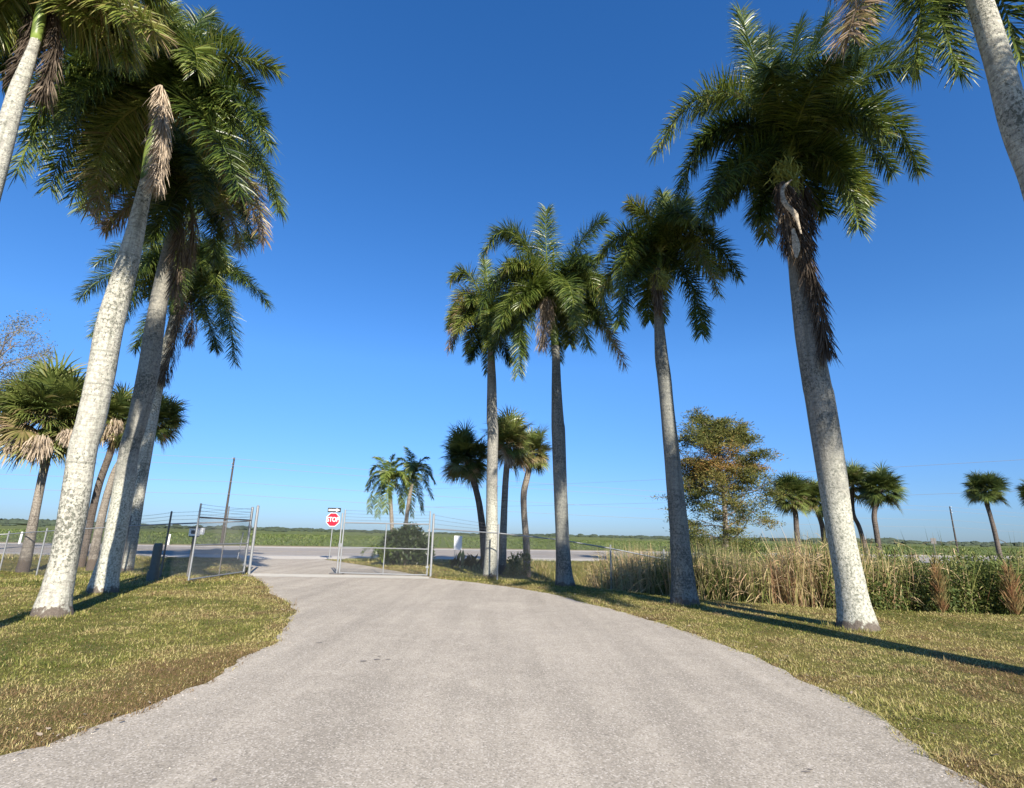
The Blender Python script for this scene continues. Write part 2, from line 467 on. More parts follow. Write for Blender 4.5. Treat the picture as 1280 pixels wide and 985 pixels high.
xs = [-900, -300, -60, -20, 0, 20, 60, 300, 900]
sheet('highway_shoulder', [(x, hw_near(x)) for x in xs] + [(x, hw_far(x)) for x in xs[::-1]], .008, M['shoulder'], 'pale paved shoulders of the highway')
sheet('highway', [(x, hw_near(x) + 4.2) for x in xs] + [(x, hw_far(x) - 3) for x in xs[::-1]], .012, M['road'], 'flat grey highway running across beyond the gate')
for off, wdt, nm, mt_ in ((4.6, .15, 'white_lane_line', 'white'), (12.2, .14, 'yellow_lane_line', 'yel'), (22.0, .15, 'white_lane_line', 'white')):
    if mt_ == 'yel' and 'yel' not in M: M['yel'] = plain('road_yellow', (.50, .33, .06), .7)
    sheet(nm, [(x, hw_near(x) + off) for x in xs] + [(x, hw_near(x) + off + wdt) for x in xs[::-1]], .016, M[mt_], 'painted line along the highway')
mb = MB()
for q in range(-14, 30):
    x0 = q * 12.0; x1 = x0 + 3
    for off in (8.4, 16.5):
        mb.add([(x0, hw_near(x0) + off, .016), (x1, hw_near(x1) + off, .016), (x1, hw_near(x1) + off + .14, .016), (x0, hw_near(x0) + off + .14, .016)], np.array([[0, 1, 2, 3]]))
tag(mb.build('dashed_lane_line', M['white']), 'broken white lane lines of the highway', kind='structure')
M['verge'] = plain('dry_verge_soil', (.27, .21, .12), .95, 0, .3, 1.5)
sheet('far_verge', [(x, hw_far(x)) for x in xs] + [(x, hw_far(x) + 3.5) for x in xs[::-1]], .010, M['verge'], 'dry tan verge on the far side of the highway')
xl = [-4500, -900, -300, -60, 0, 60, 300, 900, 4500]
sheet('crop_field', [(x, max(61 + .28 * x, -800) + 3.5) for x in xl if x > -3500] + [(4500, 2600), (-3000, 2600)], .006, M['field'], 'wide flat green crop field reaching the horizon')

# crop rows, running away from the highway
M['crop'] = leafmat('crop_leaf', [(0, (.08, .115, .03)), (.5, (.13, .18, .05)), (1, (.22, .23, .09))], .6, .2, .2)
mb = MB()
N = 90000
ri = rng.integers(-110, 260, N); dist = rng.random(N) ** 1.8 * 150 + 4.5
x0 = ri * 1.25
dirx, diry = -.12, .993
bx_ = x0 + dirx * dist + rng.normal(0, .09, N); by_ = hw_far(x0) + diry * dist
sz = .075 + dist * .0011
base = np.stack([bx_, by_, np.full(N, .006)], -1)
ang = rng.random(N) * 2 * math.pi
d0 = np.stack([np.cos(ang) * .8, np.sin(ang) * .8, rng.uniform(.5, 1.4, N)], -1)
wv = norm(np.stack([-np.sin(ang), np.cos(ang), np.zeros(N)], -1))
blades(mb, base, d0, wv, sz * 2.2, sz * .8, .5, rng.random(N), seg=2)
tag(mb.build('crop_rows', M['crop']), 'rows of low green crop plants in the field beyond the highway', 'crop', kind='stuff')

# ------------------------------------------------------------------ lawn grass
def near_trees(x, y, lst, r):
    k = np.zeros(len(x), bool)
    for t in lst: k |= np.hypot(x - t[0], y - t[1]) < r
    return k
mb = MB()
N = 850000
rr = np.exp(rng.uniform(math.log(3.0), math.log(27), N)); th = rng.uniform(-1.0, 1.0, N)
x = rr * np.sin(th); y = rr * np.cos(th)
ed = edge_dist(x, y)
ins = inside(x, y, dp)
keep = (~ins) | ((ed < .16 * vnoise(x * 6, y * 6)) & (rng.random(N) < .5))
lit = ins & (ed >= .05)
keep &= (y - np.interp(x, LIPX, LIPY) < 5.0 + 3 * (x < 3)) & (y < hw_near(x) - .3)
x, y, ed, rr, ins = x[keep], y[keep], ed[keep], rr[keep], ins[keep]
N = len(x)
dry = fbm(x * .55 + 3, y * .55, 4); pat = fbm(x * 3.1, y * 3.1 + 7, 3)
left = x < -1
tint = .34 + (dry - .5) * 1.5 + (pat - .5) * .8 + (fbm(x * 1.3 + 9, y * 1.3, 2) > .62) * .22 + rng.normal(0, .15, N)
brownish = ss(1.6, .0, ed) * .30 + np.where(left, ss(11, 6.5, rr) * .30, ss(9, 4, rr) * .10)
tint = tint + brownish + .10
tint = np.where((rng.random(N) < .10), .7 + rng.random(N) * .15, tint)
hgt = (.013 + .019 * rng.random(N)) * (1 + 1.3 * (pat - .5)) * (1 + rr * .06)
hgt *= 1 + 1.6 * (vnoise(x * 2.3, y * 2.3) > .84) * rng.random(N)
hgt *= np.where(ed < .25, 1.15, 1)
wid = .0028 * (1 + rr * .17)
ang = rng.random(N) * 2 * math.pi; lean = rng.uniform(.3, 2.6, N)
d0 = np.stack([np.cos(ang) * lean, np.sin(ang) * lean, np.ones(N)], -1)
wv = norm(np.stack([-np.sin(ang), np.cos(ang), rng.normal(0, .3, N)], -1))
blades(mb, np.stack([x, y, H(x, y) - .004], -1), d0, wv, hgt, wid, .5, np.clip(tint, 0, 1), seg=2)
N = 130000
x = rng.uniform(-32, 14, N); y = rng.uniform(15, 37, N); rr = np.hypot(x, y)
k_ = (rr > 19) & ~inside(x, y, dp) & (y < hw_near(x) - .2); x, y, rr = x[k_], y[k_], rr[k_]; N = len(x)
dry = fbm(x * .4 + 3, y * .6, 4); pat = fbm(x * 2 + 1, y * 2 + 7, 3)
ang = rng.random(N) * 6.28; lean = rng.uniform(.3, 2, N)
blades(mb, np.stack([x, y, H(x, y)], -1), np.stack([np.cos(ang) * lean, np.sin(ang) * lean, np.ones(N)], -1), norm(np.stack([-np.sin(ang), np.cos(ang), 0 * x], -1)), (.04 + .06 * rng.random(N)) * (.5 + pat), .018, .4, np.clip(.42 + (dry - .5) * 1.4 + (pat - .5) * .6 + rng.normal(0, .13, N), 0, 1), seg=2)
tag(mb.build('lawn_grass', M['grass']), 'short mown grass blades, green with straw and brown patches', 'grass', kind='stuff')

# longer tufts the mower leaves round each trunk
mb = MB()
for (tx, ty, tr) in ((G(65.5, 770)[0], G(65.5, 770)[1], .34), (G(128, 741)[0], G(128, 741)[1], .36), (G(155, 714)[0], G(155, 714)[1], .3), (G(613, 722)[0], G(613, 722)[1], .27), (G(707, 733)[0], G(707, 733)[1], .29), (G(856, 756)[0], G(856, 756)[1], .34), (G(1072, 786)[0], G(1072, 786)[1], .38)):
    N = 900; a_ = rng.random(N) * 6.28; q_ = tr + np.abs(rng.normal(0, .07, N)) + .1 * vnoise(a_ * 2 + tx, a_ * 0)
    x = tx + q_ * np.cos(a_); y = ty + q_ * np.sin(a_); b_ = rng.random(N) * 6.28; ln = rng.uniform(.1, 1.0, N)
    blades(mb, np.stack([x, y, H(x, y) - .003], -1), np.stack([np.cos(b_) * ln, np.sin(b_) * ln, np.ones(N)], -1), norm(np.stack([-np.sin(b_), np.cos(b_), 0 * x], -1)), rng.uniform(.03, .11, N) * (.4 + 1.1 * vnoise(a_ * 2.5, a_ * 0 + tx)), .008, .5, np.clip(rng.normal(.5, .22, N), 0, 1), seg=2)
tag(mb.build('grass_tufts', M['grass']), 'longer uneven grass tufts around the feet of the palm trunks', 'grass', kind='stuff')

# loose litter along the drive edges
mb = MB(); N = 520
s_ = rng.integers(0, 2, N); pts = np.array([ (LE, RE)[q][rng.integers(30, len((LE, RE)[q]) - 10)] for q in s_])
x = pts[:, 0] + rng.normal(0, .22, N) + np.where(s_ == 1, .25, -.1); y = pts[:, 1] + rng.normal(0, .22, N)
ang = rng.random(N) * 6.28
d0 = np.stack([np.cos(ang), np.sin(ang), rng.uniform(0, .25, N)], -1)
wv = norm(np.stack([-np.sin(ang), np.cos(ang), rng.normal(0, .2, N)], -1))
blades(mb, np.stack([x, y, np.full(N, .02)], -1), d0, wv, rng.uniform(.03, .09, N), rng.uniform(.012, .03, N), .1, rng.uniform(.5, 1, N), seg=2)
tag(mb.build('leaf_litter', M['dead']), 'dry leaf scraps scattered along the driveway edges', 'litter', kind='stuff')

# loose grit along the broken edges of the drive
rng = np.random.default_rng(12)
mb = MB(); N = 9000
s_ = rng.integers(0, 2, N)
pts = np.array([(LE, RE)[q][rng.integers(20, len((LE, RE)[q]) - 10)] for q in s_])
x = pts[:, 0] + rng.normal(0, .16, N); y = pts[:, 1] + rng.normal(0, .16, N)
far_ = rng.random(N) < .25
x[far_] += rng.normal(0, 1.2, far_.sum())
ok = inside(x, y, dp) | (rng.random(N) < .3); x, y = x[ok], y[ok]; N = len(x)
r0 = rng.uniform(.003, .010, N)
oc = np.array([[1, 0, 0], [0, 1, 0], [-1, 0, 0], [0, -1, 0], [0, 0, 1.0]])
V = np.stack([x, y, np.full(N, .0045)], -1)[:, None] + oc[None] * r0[:, None, None] * rng.uniform(.5, 1.2, (N, 5, 1)) * [1, 1, .8]
tri = np.array([[0, 1, 4], [1, 2, 4], [2, 3, 4], [3, 0, 4]])
mb.add(V.reshape(-1, 3), (np.arange(N)[:, None, None] * 5 + tri).reshape(-1, 3))
M['grit'] = plain('loose_grit', (.38, .34, .29), .9, 0, .5, 40)
tag(mb.build('loose_grit', M['grit']), 'loose grit and crumbled pavement along the driveway edges', 'grit', kind='stuff')
# a few dark damp stains on the drive
M['stain'] = plain('dark_stain', (.16, .14, .12), .8, 0, .3, 30)
for (px, py, rx_, ry_) in ((454, 827, .045, .018), (471, 825, .04, .02), (485, 825, .03, .012), (474, 821, .02, .01), (399, 804, .05, .015), (268, 976, .015, .012), (1008, 966, .035, .006), (1013, 963, .02, .006)):
    q = G(px, py); n_ = 18; a_ = np.arange(n_) * 2 * math.pi / n_
    rr2 = 1 + .35 * (rng.random(n_) - .5)
    mb = MB(); mb.add(np.stack([q[0] + rx_ * rr2 * np.cos(a_), q[1] + ry_ * rr2 * np.sin(a_) * 2, np.full(n_, .0075)], -1), [list(range(n_))])
    tag(mb.build('drive_stain', M['stain']), 'small dark stain on the driveway', kind='structure')

# ------------------------------------------------------------------ royal palms
def resample(K, n):
    K = np.asarray(K, float); t = np.linspace(0, len(K) - 1, n)
    # catmull-rom through the rows of K
    i = np.clip(np.floor(t).astype(int), 0, len(K) - 2); f = (t - i)[:, None]
    g = lambda q: K[np.clip(q, 0, len(K) - 1)]
    a, b, c, d = g(i - 1), g(i), g(i + 1), g(i + 2)
    return .5 * (2 * b + (c - a) * f + (2 * a - 5 * b + 4 * c - d) * f ** 2 + (3 * b - a - 3 * c + d) * f ** 3)

def trunk(parent, keys, Y0, mat, name='trunk', sides=28, n=60, flare=True, tilt=0.0):
    K = []
    for (px, py, wpx) in keys:
        yy = Y0 + tilt * (keys[0][1] - py)
        p = D(px, py, yy); K.append([*p, wpx / 2 * fwd(p) / FPX / math.sqrt(1 + ((px - 640) / FPX) ** 2)])
    K[0][2] = min(K[0][2], float(parent.location[2]) - .05)
    Q = resample(K, n)
    P = Q[:, :3]; r = Q[:, 3]
    a = np.arange(sides) * 2 * math.pi / sides
    V = np.zeros((n, sides, 3))
    zz = P[:, 2] - parent.location[2]
    rough = 1 + .02 * (fbm(a[None] * 2.2 + 0 * zz[:, None], zz[:, None] * 2.0 + a[None] * 0 + Y0, 3) - .5) * 2
    fl = (1 + .03 * np.exp(-np.clip(zz, 0, 9) / .09))[:, None] * (1 + .10 * np.exp(-np.clip(zz, 0, 9) / .12)[:, None] * (vnoise(a[None] * 4 + Y0, zz[:, None] * 0 + 2) - .3)) if flare else 1
    ring = 1 + .012 * (vnoise(zz * 9 + Y0, zz * 0) - .5)[:, None]
    rad = r[:, None] * rough * fl * ring
    V[..., 0] = P[:, None, 0] + rad * np.cos(a); V[..., 1] = P[:, None, 1] + rad * np.sin(a); V[..., 2] = P[:, None, 2]
    mb = MB()
    k = np.arange(n - 1)[:, None] * sides; j = np.arange(sides)[None]; j2 = (j + 1) % sides
    mb.add(V, np.stack([k + j, k + j2, k + sides + j2, k + sides + j], -1).reshape(-1, 4))
    mb.f.append(np.array([[(n - 1) * sides + q for q in range(sides)]]))
    mb.build(name, mat, parent, smooth=True)
    return P, r

def frond(mb, O, Mid, T, leaf=.62, n=120, tint=.25, var=.13, droop=.5, ranks=(-.95, .95), tip_brown=0.0, width=.026, beta=(80, 42), start=.07):
    O, Mid, T = map(lambda q: np.asarray(q, float), (O, Mid, T))
    if leaf > .52: n = int(n * 2.8); leaf *= 1.22
    C = 2 * Mid - (O + T) / 2
    t = np.linspace(0, 1, 22)[:, None]
    P = (1 - t) ** 2 * O + 2 * t * (1 - t) * C + t ** 2 * T
    mb.tube(P, np.linspace(.035, .006, 22), 4, np.full(22, tint + .22), cap=False)
    for side in (-1, 1):
        tt = np.clip(np.linspace(start, 1, n) + rng.normal(0, .004, n), 0, 1)
        Pp = (1 - tt[:, None]) ** 2 * O + 2 * (tt * (1 - tt))[:, None] * C + (tt ** 2)[:, None] * T
        Tg = norm(2 * (1 - tt)[:, None] * (C - O) + 2 * tt[:, None] * (T - C))
        sd_ = np.cross(Tg, np.array([0, 0, 1.0])); ln = np.linalg.norm(sd_, axis=1, keepdims=True)
        sd_ = np.where(ln < .15, np.array([[1.0, 0, 0]]), sd_ / (ln + 1e-9))
        up = norm(np.cross(sd_, Tg))
        ph = rng.uniform(ranks[0], ranks[1], n)
        be = np.radians(beta[0] + (beta[1] - beta[0]) * tt ** 1.4) + rng.normal(0, .10, n)
        rad_ = sd_ * (side * np.cos(ph))[:, None] + up * np.sin(ph)[:, None]
        d0 = Tg * np.cos(be)[:, None] + rad_ * np.sin(be)[:, None]
        L = leaf * (.56 + .44 * np.sin(math.pi * np.clip(tt, 0, 1) ** .8)) * rng.uniform(.8, 1.1, n)
        wv = norm(np.cross(d0, norm(up + rng.normal(0, .6, (n, 3)))))
        ti = tint + rng.normal(0, var, n) + tip_brown * tt ** 2
        blades(mb, Pp, d0, wv, L, width * rng.uniform(.7, 1.15, n), droop * rng.uniform(.5, 1.4, n), np.clip(ti, 0, 1), seg=3, tint_tip=np.clip(ti + .12, 0, 1))

def hanging(parent, pts, wpx, Y0, name='dead_frond', tint=.75, n=200, var=.15, mat='dead'):
    """a dead frond hanging down against the trunk: pts are (px, py) from top to tip, Y0 its distance"""
    mb = MB()
    K = np.array([D(px, py, Y0) for px, py in pts]); Q = resample(K, 26)
    mb.tube(Q, np.linspace(.05, .012, 26), 5, np.full(26, tint), cap=False)
    N = int(n * 3.2)
    f = rng.random(N) ** .9 * .93; idx = f * 25; i0 = idx.astype(int); fr = (idx - i0)[:, None]
    B = Q[i0] * (1 - fr) + Q[np.minimum(i0 + 1, 25)] * fr
    Wm = wpx / 2 * fwd(K[0]) / FPX
    a_ = rng.random(N) * 2 * math.pi
    off = np.stack([np.cos(a_), np.sin(a_), np.zeros(N)], -1)
    prof = .45 + .55 * np.sin(math.pi * np.clip(f * .9 + .12, 0, 1))
    d0 = off * .55 * rng.uniform(.2, 1.2, N)[:, None] + np.array([0, 0, -1.0])
    B = B + off * (Wm * .55 * prof * rng.random(N))[:, None]
    wv = norm(np.cross(d0, rng.normal(0, 1, (N, 3))))
    blades(mb, B, d0, wv, rng.uniform(.22, .5, N), .018, .45, np.clip(tint + rng.normal(0, var, N), 0, 1), seg=3)
    return mb.build(name, M[mat], parent)

def royal(label, keys, origin, fr, fill, mat='royal', dead=(), leaf=.62, length=3.0, flower=None, sheath=None, base_pt=None, seed=1, base_tint=.2, Yb=None, nrand=7, front_open=False):
    global rng
    rng = np.random.default_rng(seed)
    b0 = G(keys[0][0], keys[0][1]) if Yb is None else D(keys[0][0], keys[0][1], Yb)
    Y0 = b0[1]
    root = empty('royal_palm', (b0[0], b0[1], 0), label, 'palm tree', 'royal palms lining the driveway')
    P, r = trunk(root, keys, Y0, M[mat])
    top = P[-1]; O = D(origin[0], origin[1], Y0)
    mb = MB()
    tt = np.linspace(0, 1, 12)[:, None]
    sh = top * (1 - tt) + O * tt
    mb.tube(sh - np.array([0, 0, .02]), np.concatenate([r[-1] * np.linspace(1.02, 1.18, 4), r[-1] * np.linspace(1.15, .45, 8)]), 16)
    mb.build('crownshaft', M['shaft'], root, smooth=True)
    mb = MB()
    for f in fr:
        (mx, my, dm), (tx, ty, dt_) = f[0], f[1]
        opt = f[2] if len(f) > 2 else {}
        kw = dict(leaf=leaf, tint=base_tint + rng.normal(0, .05), tip_brown=rng.uniform(0, .12)); kw.update(opt)
        frond(mb, O, D(mx, my, Y0 + dm), D(tx, ty, Y0 + dt_), **kw)
    for (az, el, drop, sc) in fill:
        if front_open and 130 < az % 360 < 230 and el < 35: continue      # azimuth (deg, 0 = away from camera), start elevation, how far the tip falls
        L = length * sc
        h = np.array([math.sin(R_(az)), math.cos(R_(az)), 0])
        Mi = O + h * L * .48 * math.cos(R_(el)) + np.array([0, 0, L * .5 * math.sin(R_(el))])
        Ti = O + h * L * .82 * math.cos(R_(el) * .6) + np.array([0, 0, L * .5 * math.sin(R_(el)) * 1.1 - drop])
        frond(mb, O, Mi, Ti, leaf=leaf, tint=base_tint + rng.normal(0, .06), tip_brown=rng.uniform(0, .2))
    for q_ in range(nrand):
        az = rng.uniform(225, 495); h = np.array([math.sin(R_(az)), math.cos(R_(az)), 0]); L = length * rng.uniform(.75, .95); up_ = rng.uniform(-.1, .9)
        frond(mb, O, O + h * L * .42 + [0, 0, L * .33 * up_], O + h * L * .70 + [0, 0, L * (.5 * up_ - .45)], leaf=leaf, tint=base_tint + rng.normal(0, .06), tip_brown=rng.uniform(0, .3))
    # spear leaf
    frond(mb, O, O + [.03, 0, 1.0], O + [.05, -.03, 2.0 * length / 3.1], leaf=.3, n=60, beta=(14, 8), droop=.02, tint=.35)
    mb.build('crown', M['frond'], root)
    for d_ in dead: hanging(root, d_[0], d_[1], Y0 + d_[2], **(d_[3] if len(d_) > 3 else {}))
    if flower:
        mb = MB(); c = D(flower[0], flower[1], Y0 - .3); N = 700
        w_ = flower[2] / 2 * fwd(c) / FPX
        B = c + rng.normal(0, .35, (N, 3)) * [w_, w_ * .6, w_ * 1.3]
        d0 = rng.normal(0, .5, (N, 3)) + [0, 0, -.8]
        blades(mb, B, d0, norm(rng.normal(0, 1, (N, 3))), .22, .022, .4, .5, seg=2)
        mb.build('flower_stalk', M['flower'], root)
    if sheath:
        mb = MB()
        for ln in sheath:
            Q = resample([list(D(q[0], q[1], Y0 + q[3])) + [q[2]] for q in ln], 18)
            hw = Q[:, 3] / 2 * fwd(Q[0, :3]) / FPX
            V = np.zeros((18, 7, 3))
            for c_ in range(7):
                uu = (c_ - 3) / 3
                V[:, c_] = Q[:, :3]; V[:, c_, 0] += hw * uu; V[:, c_, 1] += (uu ** 2) * hw * .7
            k = np.arange(17)[:, None] * 7; j = np.arange(6)[None]
            mb.add(V, np.stack([k + j, k + j + 1, k + 8 + j, k + 7 + j], -1).reshape(-1, 4))
        mb.build('leaf_sheath', M['sheath'], root, smooth=True)
    return root

def ring(n, el, drop, sc, off=0, j=8):
    return [(off + 360 * k / n + random.uniform(-j, j), el + random.uniform(-8, 8), drop + random.uniform(-.25, .25), sc * random.uniform(.9, 1.08)) for k in range(n)]

BR = dict(tint=.62, tip_brown=.25, var=.12)
# front left
royal('large left-front royal palm, pale mottled trunk, long tan dead frond hanging below its crown',
      [(65.5, 770, 58), (67, 755, 50), (72, 735, 43.5), (83, 685, 38), (94.5, 622, 38.5), (104, 560, 38), (113, 530, 38.5), (126.5, 467, 37), (138, 405, 36), (156, 342, 31), (168, 295, 25), (177, 255, 20), (184, 226, 18)],
      (203, 120),
      [((110, 78, 0), (20, 218, -.5), dict(n=150)), ((115, 100, .6), (45, 200, .8)), ((100, 110, -.3), (35, 165, -.5)), ((120, 130, 0), (62, 235, .2)), ((135, 170, .3), (125, 262, .4), dict(tint=.45, tip_brown=.3)), ((140, 145, .5), (92, 245, .8)), ((150, 85, -.6), (70, 160, -1.2)), ((265, 72, 0), (345, 88, .3), dict(tint=.33)),
       ((278, 110, -.4), (338, 185, -.4)), ((285, 140, .6), (350, 262, .8), dict(n=150)), ((206, 55, .3), (212, 5, .8)), ((175, 60, -.3), (130, 55, -.8)),
       ((240, 60, .4), (290, 50, .9)), ((270, 170, 1.0), (325, 290, 1.4), BR), ((150, 160, 1), (110, 262, 1.4), dict(tint=.5, tip_brown=.3)), ((258, 150, -.5), (300, 240, -.9)), ((180, 45, .8), (160, 12, 1.6)), ((235, 45, 1), (262, 20, 1.8))],
      ring(4, 45, .4, .95, 160, 20) + ring(5, 15, 1.5, .9, 20), dead=[([(201, 108), (203, 150), (199, 195), (196, 232)], 26, -.85, dict(tint=.9, n=330))], seed=2, front_open=True)
# second left
royal('second royal palm of the left row, half-shaded trunk close behind the largest pale trunk',
      [(128, 741, 44), (131, 725, 38), (136, 705, 33), (141, 685, 30), (153, 622, 29), (162, 560, 26), (171, 530, 26), (185, 467, 28), (194, 405, 25), (205, 342, 20), (213, 305, 16), (218, 290, 14)],
      (230, 225),
      [((150, 200, 0), (100, 262, 0)), ((165, 165, .3), (110, 180, .5)), ((305, 190, 0), (352, 262, 0)), ((300, 215, -.5), (328, 300, -.8), BR),
       ((175, 250, -.4), (132, 285, -.6), BR), ((290, 150, .4), (330, 150, .8)), ((232, 170, .5), (235, 120, 1)), ((270, 240, -.3), (300, 310, -.5), dict(tint=.6)), ((215, 250, -.6), (190, 300, -1))],
      ring(5, 40, .6, .9, 90, 15) + ring(6, 5, 1.8, .85, 10), mat='royal_foot',
      dead=[([(224, 240), (226, 280), (222, 330), (217, 372)], 24, -.4, dict(tint=.45, n=300)), ([(238, 245), (240, 290), (236, 330)], 26, .2, dict(tint=.6))], seed=3, base_tint=.16)
# third left
royal('third royal palm of left row, low dark crown with brown skirt below two taller palms',
      [(155, 714, 25), (158, 700, 22), (163, 680, 19), (172, 622, 18.5), (183, 561, 17), (200, 467, 15.5), (212, 420, 13), (218, 395, 12)],
      (230, 340),
      [((160, 335, 0), (100, 372, 0)), ((168, 360, -.5), (115, 420, -.8)), ((290, 340, 0), (336, 382, 0)), ((275, 372, -.4), (293, 452, -.6), dict(n=140)),
       ((275, 308, .4), (325, 296, .6)), ((180, 310, .5), (120, 330, .8)), ((195, 390, -.4), (170, 435, -.7)), ((258, 395, .3), (270, 435, .3)), ((232, 295, 0), (240, 262, .5))],
      ring(5, 35, .6, .95, 60, 15) + ring(6, 0, 2.0, .9, 30), leaf=.68, length=3.1,
      dead=[([(226, 355), (224, 400), (212, 450), (202, 480)], 30, -.3, dict(tint=.3, n=320)), ([(236, 355), (240, 400), (236, 430)], 22, .2, dict(tint=.4))], seed=4, base_tint=.2)
# right row
royal('smallest slim royal palm, leftmost of the right row, with a yellow green crownshaft',
      [(613, 722, 21), (613.5, 705, 17.5), (614.6, 665, 15), (615, 600, 14), (616, 540, 13.5), (615, 524, 13.5), (614.7, 480, 11.5), (614, 450, 9.5), (614, 438, 9)],
      (611, 400),
      [((587, 345, 0), (563, 352, 0), dict(tint=.36)), ((585, 378, -.4), (560, 435, -.5), BR), ((583, 365, .4), (560, 405, .5), dict(tint=.5)), ((645, 370, .3), (668, 410, .5)), ((610, 362, .4), (606, 325, .8)),
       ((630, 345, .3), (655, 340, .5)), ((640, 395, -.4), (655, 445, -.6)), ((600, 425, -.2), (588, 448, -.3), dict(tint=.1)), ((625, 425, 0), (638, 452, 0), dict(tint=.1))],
      ring(4, 40, .6, .8, 120, 15) + ring(4, 5, 1.6, .75, 0), mat='royal_foot', leaf=.58, length=2.7, seed=5, base_tint=.27)
royal('royal palm with broad shaggy crown and brown drooping fronds, second from left in right row',
      [(707, 733, 26), (705, 715, 21), (704, 695, 18.5), (702.7, 665, 17), (700, 600, 17), (698, 540, 17), (697, 524, 15.5), (695.5, 480, 12), (695, 446, 10), (694, 432, 9.5)],
      (690, 375),
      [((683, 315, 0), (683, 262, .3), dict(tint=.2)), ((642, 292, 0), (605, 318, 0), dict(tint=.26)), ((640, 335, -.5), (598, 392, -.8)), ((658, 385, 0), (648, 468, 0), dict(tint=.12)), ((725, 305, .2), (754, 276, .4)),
       ((735, 340, -.4), (758, 395, -.6)), ((735, 385, 0), (780, 455, 0), dict(tint=.45, tip_brown=.4)), ((708, 395, .4), (712, 430, .6)), ((660, 310, .5), (632, 295, 1)), ((715, 380, -.5), (735, 435, -1), dict(tint=.4)), ((645, 360, .5), (625, 420, .6))],
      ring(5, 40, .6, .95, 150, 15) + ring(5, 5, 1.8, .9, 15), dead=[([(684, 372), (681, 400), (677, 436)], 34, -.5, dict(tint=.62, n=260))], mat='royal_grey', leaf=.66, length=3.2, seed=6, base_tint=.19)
royal('royal palm of the right row with bluish grey trunk and open crown without dead fronds',
      [(856, 756, 40), (855, 742, 34), (853, 715, 29), (850, 680, 25.5), (849, 662, 24), (841, 581, 20.5), (834, 510, 17.5), (830, 470, 17.5), (826.7, 445, 16.5), (823.5, 400, 12), (822, 375, 11)],
      (825, 315),
      [((812, 278, 0), (788, 255, 0), dict(tint=.4)), ((845, 272, 0), (856, 252, .3)), ((855, 285, -.3), (888, 290, -.6), dict(tint=.36)), ((882, 302, 0), (923, 345, 0)), ((785, 292, 0), (748, 325, 0)),
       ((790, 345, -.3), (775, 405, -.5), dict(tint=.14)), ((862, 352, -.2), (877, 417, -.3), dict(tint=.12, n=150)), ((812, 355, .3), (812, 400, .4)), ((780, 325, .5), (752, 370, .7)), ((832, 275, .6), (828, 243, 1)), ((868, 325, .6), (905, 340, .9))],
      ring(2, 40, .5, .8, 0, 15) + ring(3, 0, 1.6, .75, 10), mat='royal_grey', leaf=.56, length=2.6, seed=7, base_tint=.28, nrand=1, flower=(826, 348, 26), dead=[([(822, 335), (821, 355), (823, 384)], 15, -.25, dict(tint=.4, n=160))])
royal('large right-front royal palm with a long dark dead frond hanging down its mottled trunk',
      [(1072, 786, 58), (1070, 770, 50), (1066, 750, 44), (1062, 725, 40), (1050, 662, 36.5), (1038, 581, 39), (1025, 500, 38), (1020.7, 480, 37), (1011, 423, 34), (1003, 362, 31), (997, 317, 26), (992, 285, 20), (990, 262, 17)],
      (985, 195),
      [((952, 100, 0), (925, 14, .3), dict(n=150)), ((985, 110, .4), (1000, 30, .8)), ((1035, 110, .3), (1080, 35, .5)), ((1070, 105, -.3), (1143, 85, -.6)), ((900, 115, 0), (820, 190, 0), dict(tint=.36)),
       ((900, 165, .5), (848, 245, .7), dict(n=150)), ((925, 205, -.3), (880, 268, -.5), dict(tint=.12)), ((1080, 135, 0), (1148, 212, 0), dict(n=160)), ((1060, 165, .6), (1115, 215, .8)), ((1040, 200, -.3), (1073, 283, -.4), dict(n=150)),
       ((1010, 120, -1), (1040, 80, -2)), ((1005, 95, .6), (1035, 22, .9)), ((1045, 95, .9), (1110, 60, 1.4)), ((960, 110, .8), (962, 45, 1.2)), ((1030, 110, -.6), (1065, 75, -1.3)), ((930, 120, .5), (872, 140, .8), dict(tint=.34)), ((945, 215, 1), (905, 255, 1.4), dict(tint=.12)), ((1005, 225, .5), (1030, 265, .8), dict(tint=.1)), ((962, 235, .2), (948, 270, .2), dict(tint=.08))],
      ring(4, 50, .4, .9, 290, 15) + ring(5, 10, 1.3, .8, 300), mat='royal_foot',
      dead=[([(990, 235), (1000, 300), (1022, 370), (1036, 452)], 27, -.45, dict(tint=.22, n=480)), ([(978, 228), (982, 270), (988, 312)], 34, -.4, dict(tint=.35, n=260)), ([(1000, 228), (1008, 270), (1008, 318)], 30, .1, dict(tint=.25, n=260))],
      flower=(984, 216, 44), sheath=[[(990, 224, 3, -.62), (981, 232, 6, -.68), (979, 241, 5, -.72), (983, 253, 8, -.78), (994, 264, 9, -.8), (998, 276, 4, -.8), (1002, 292, 2, -.8)], [(992, 285, 4, -.8), (997, 305, 10, -.82), (996, 322, 3, -.82)]], seed=8, base_tint=.21, front_open=True, nrand=3)
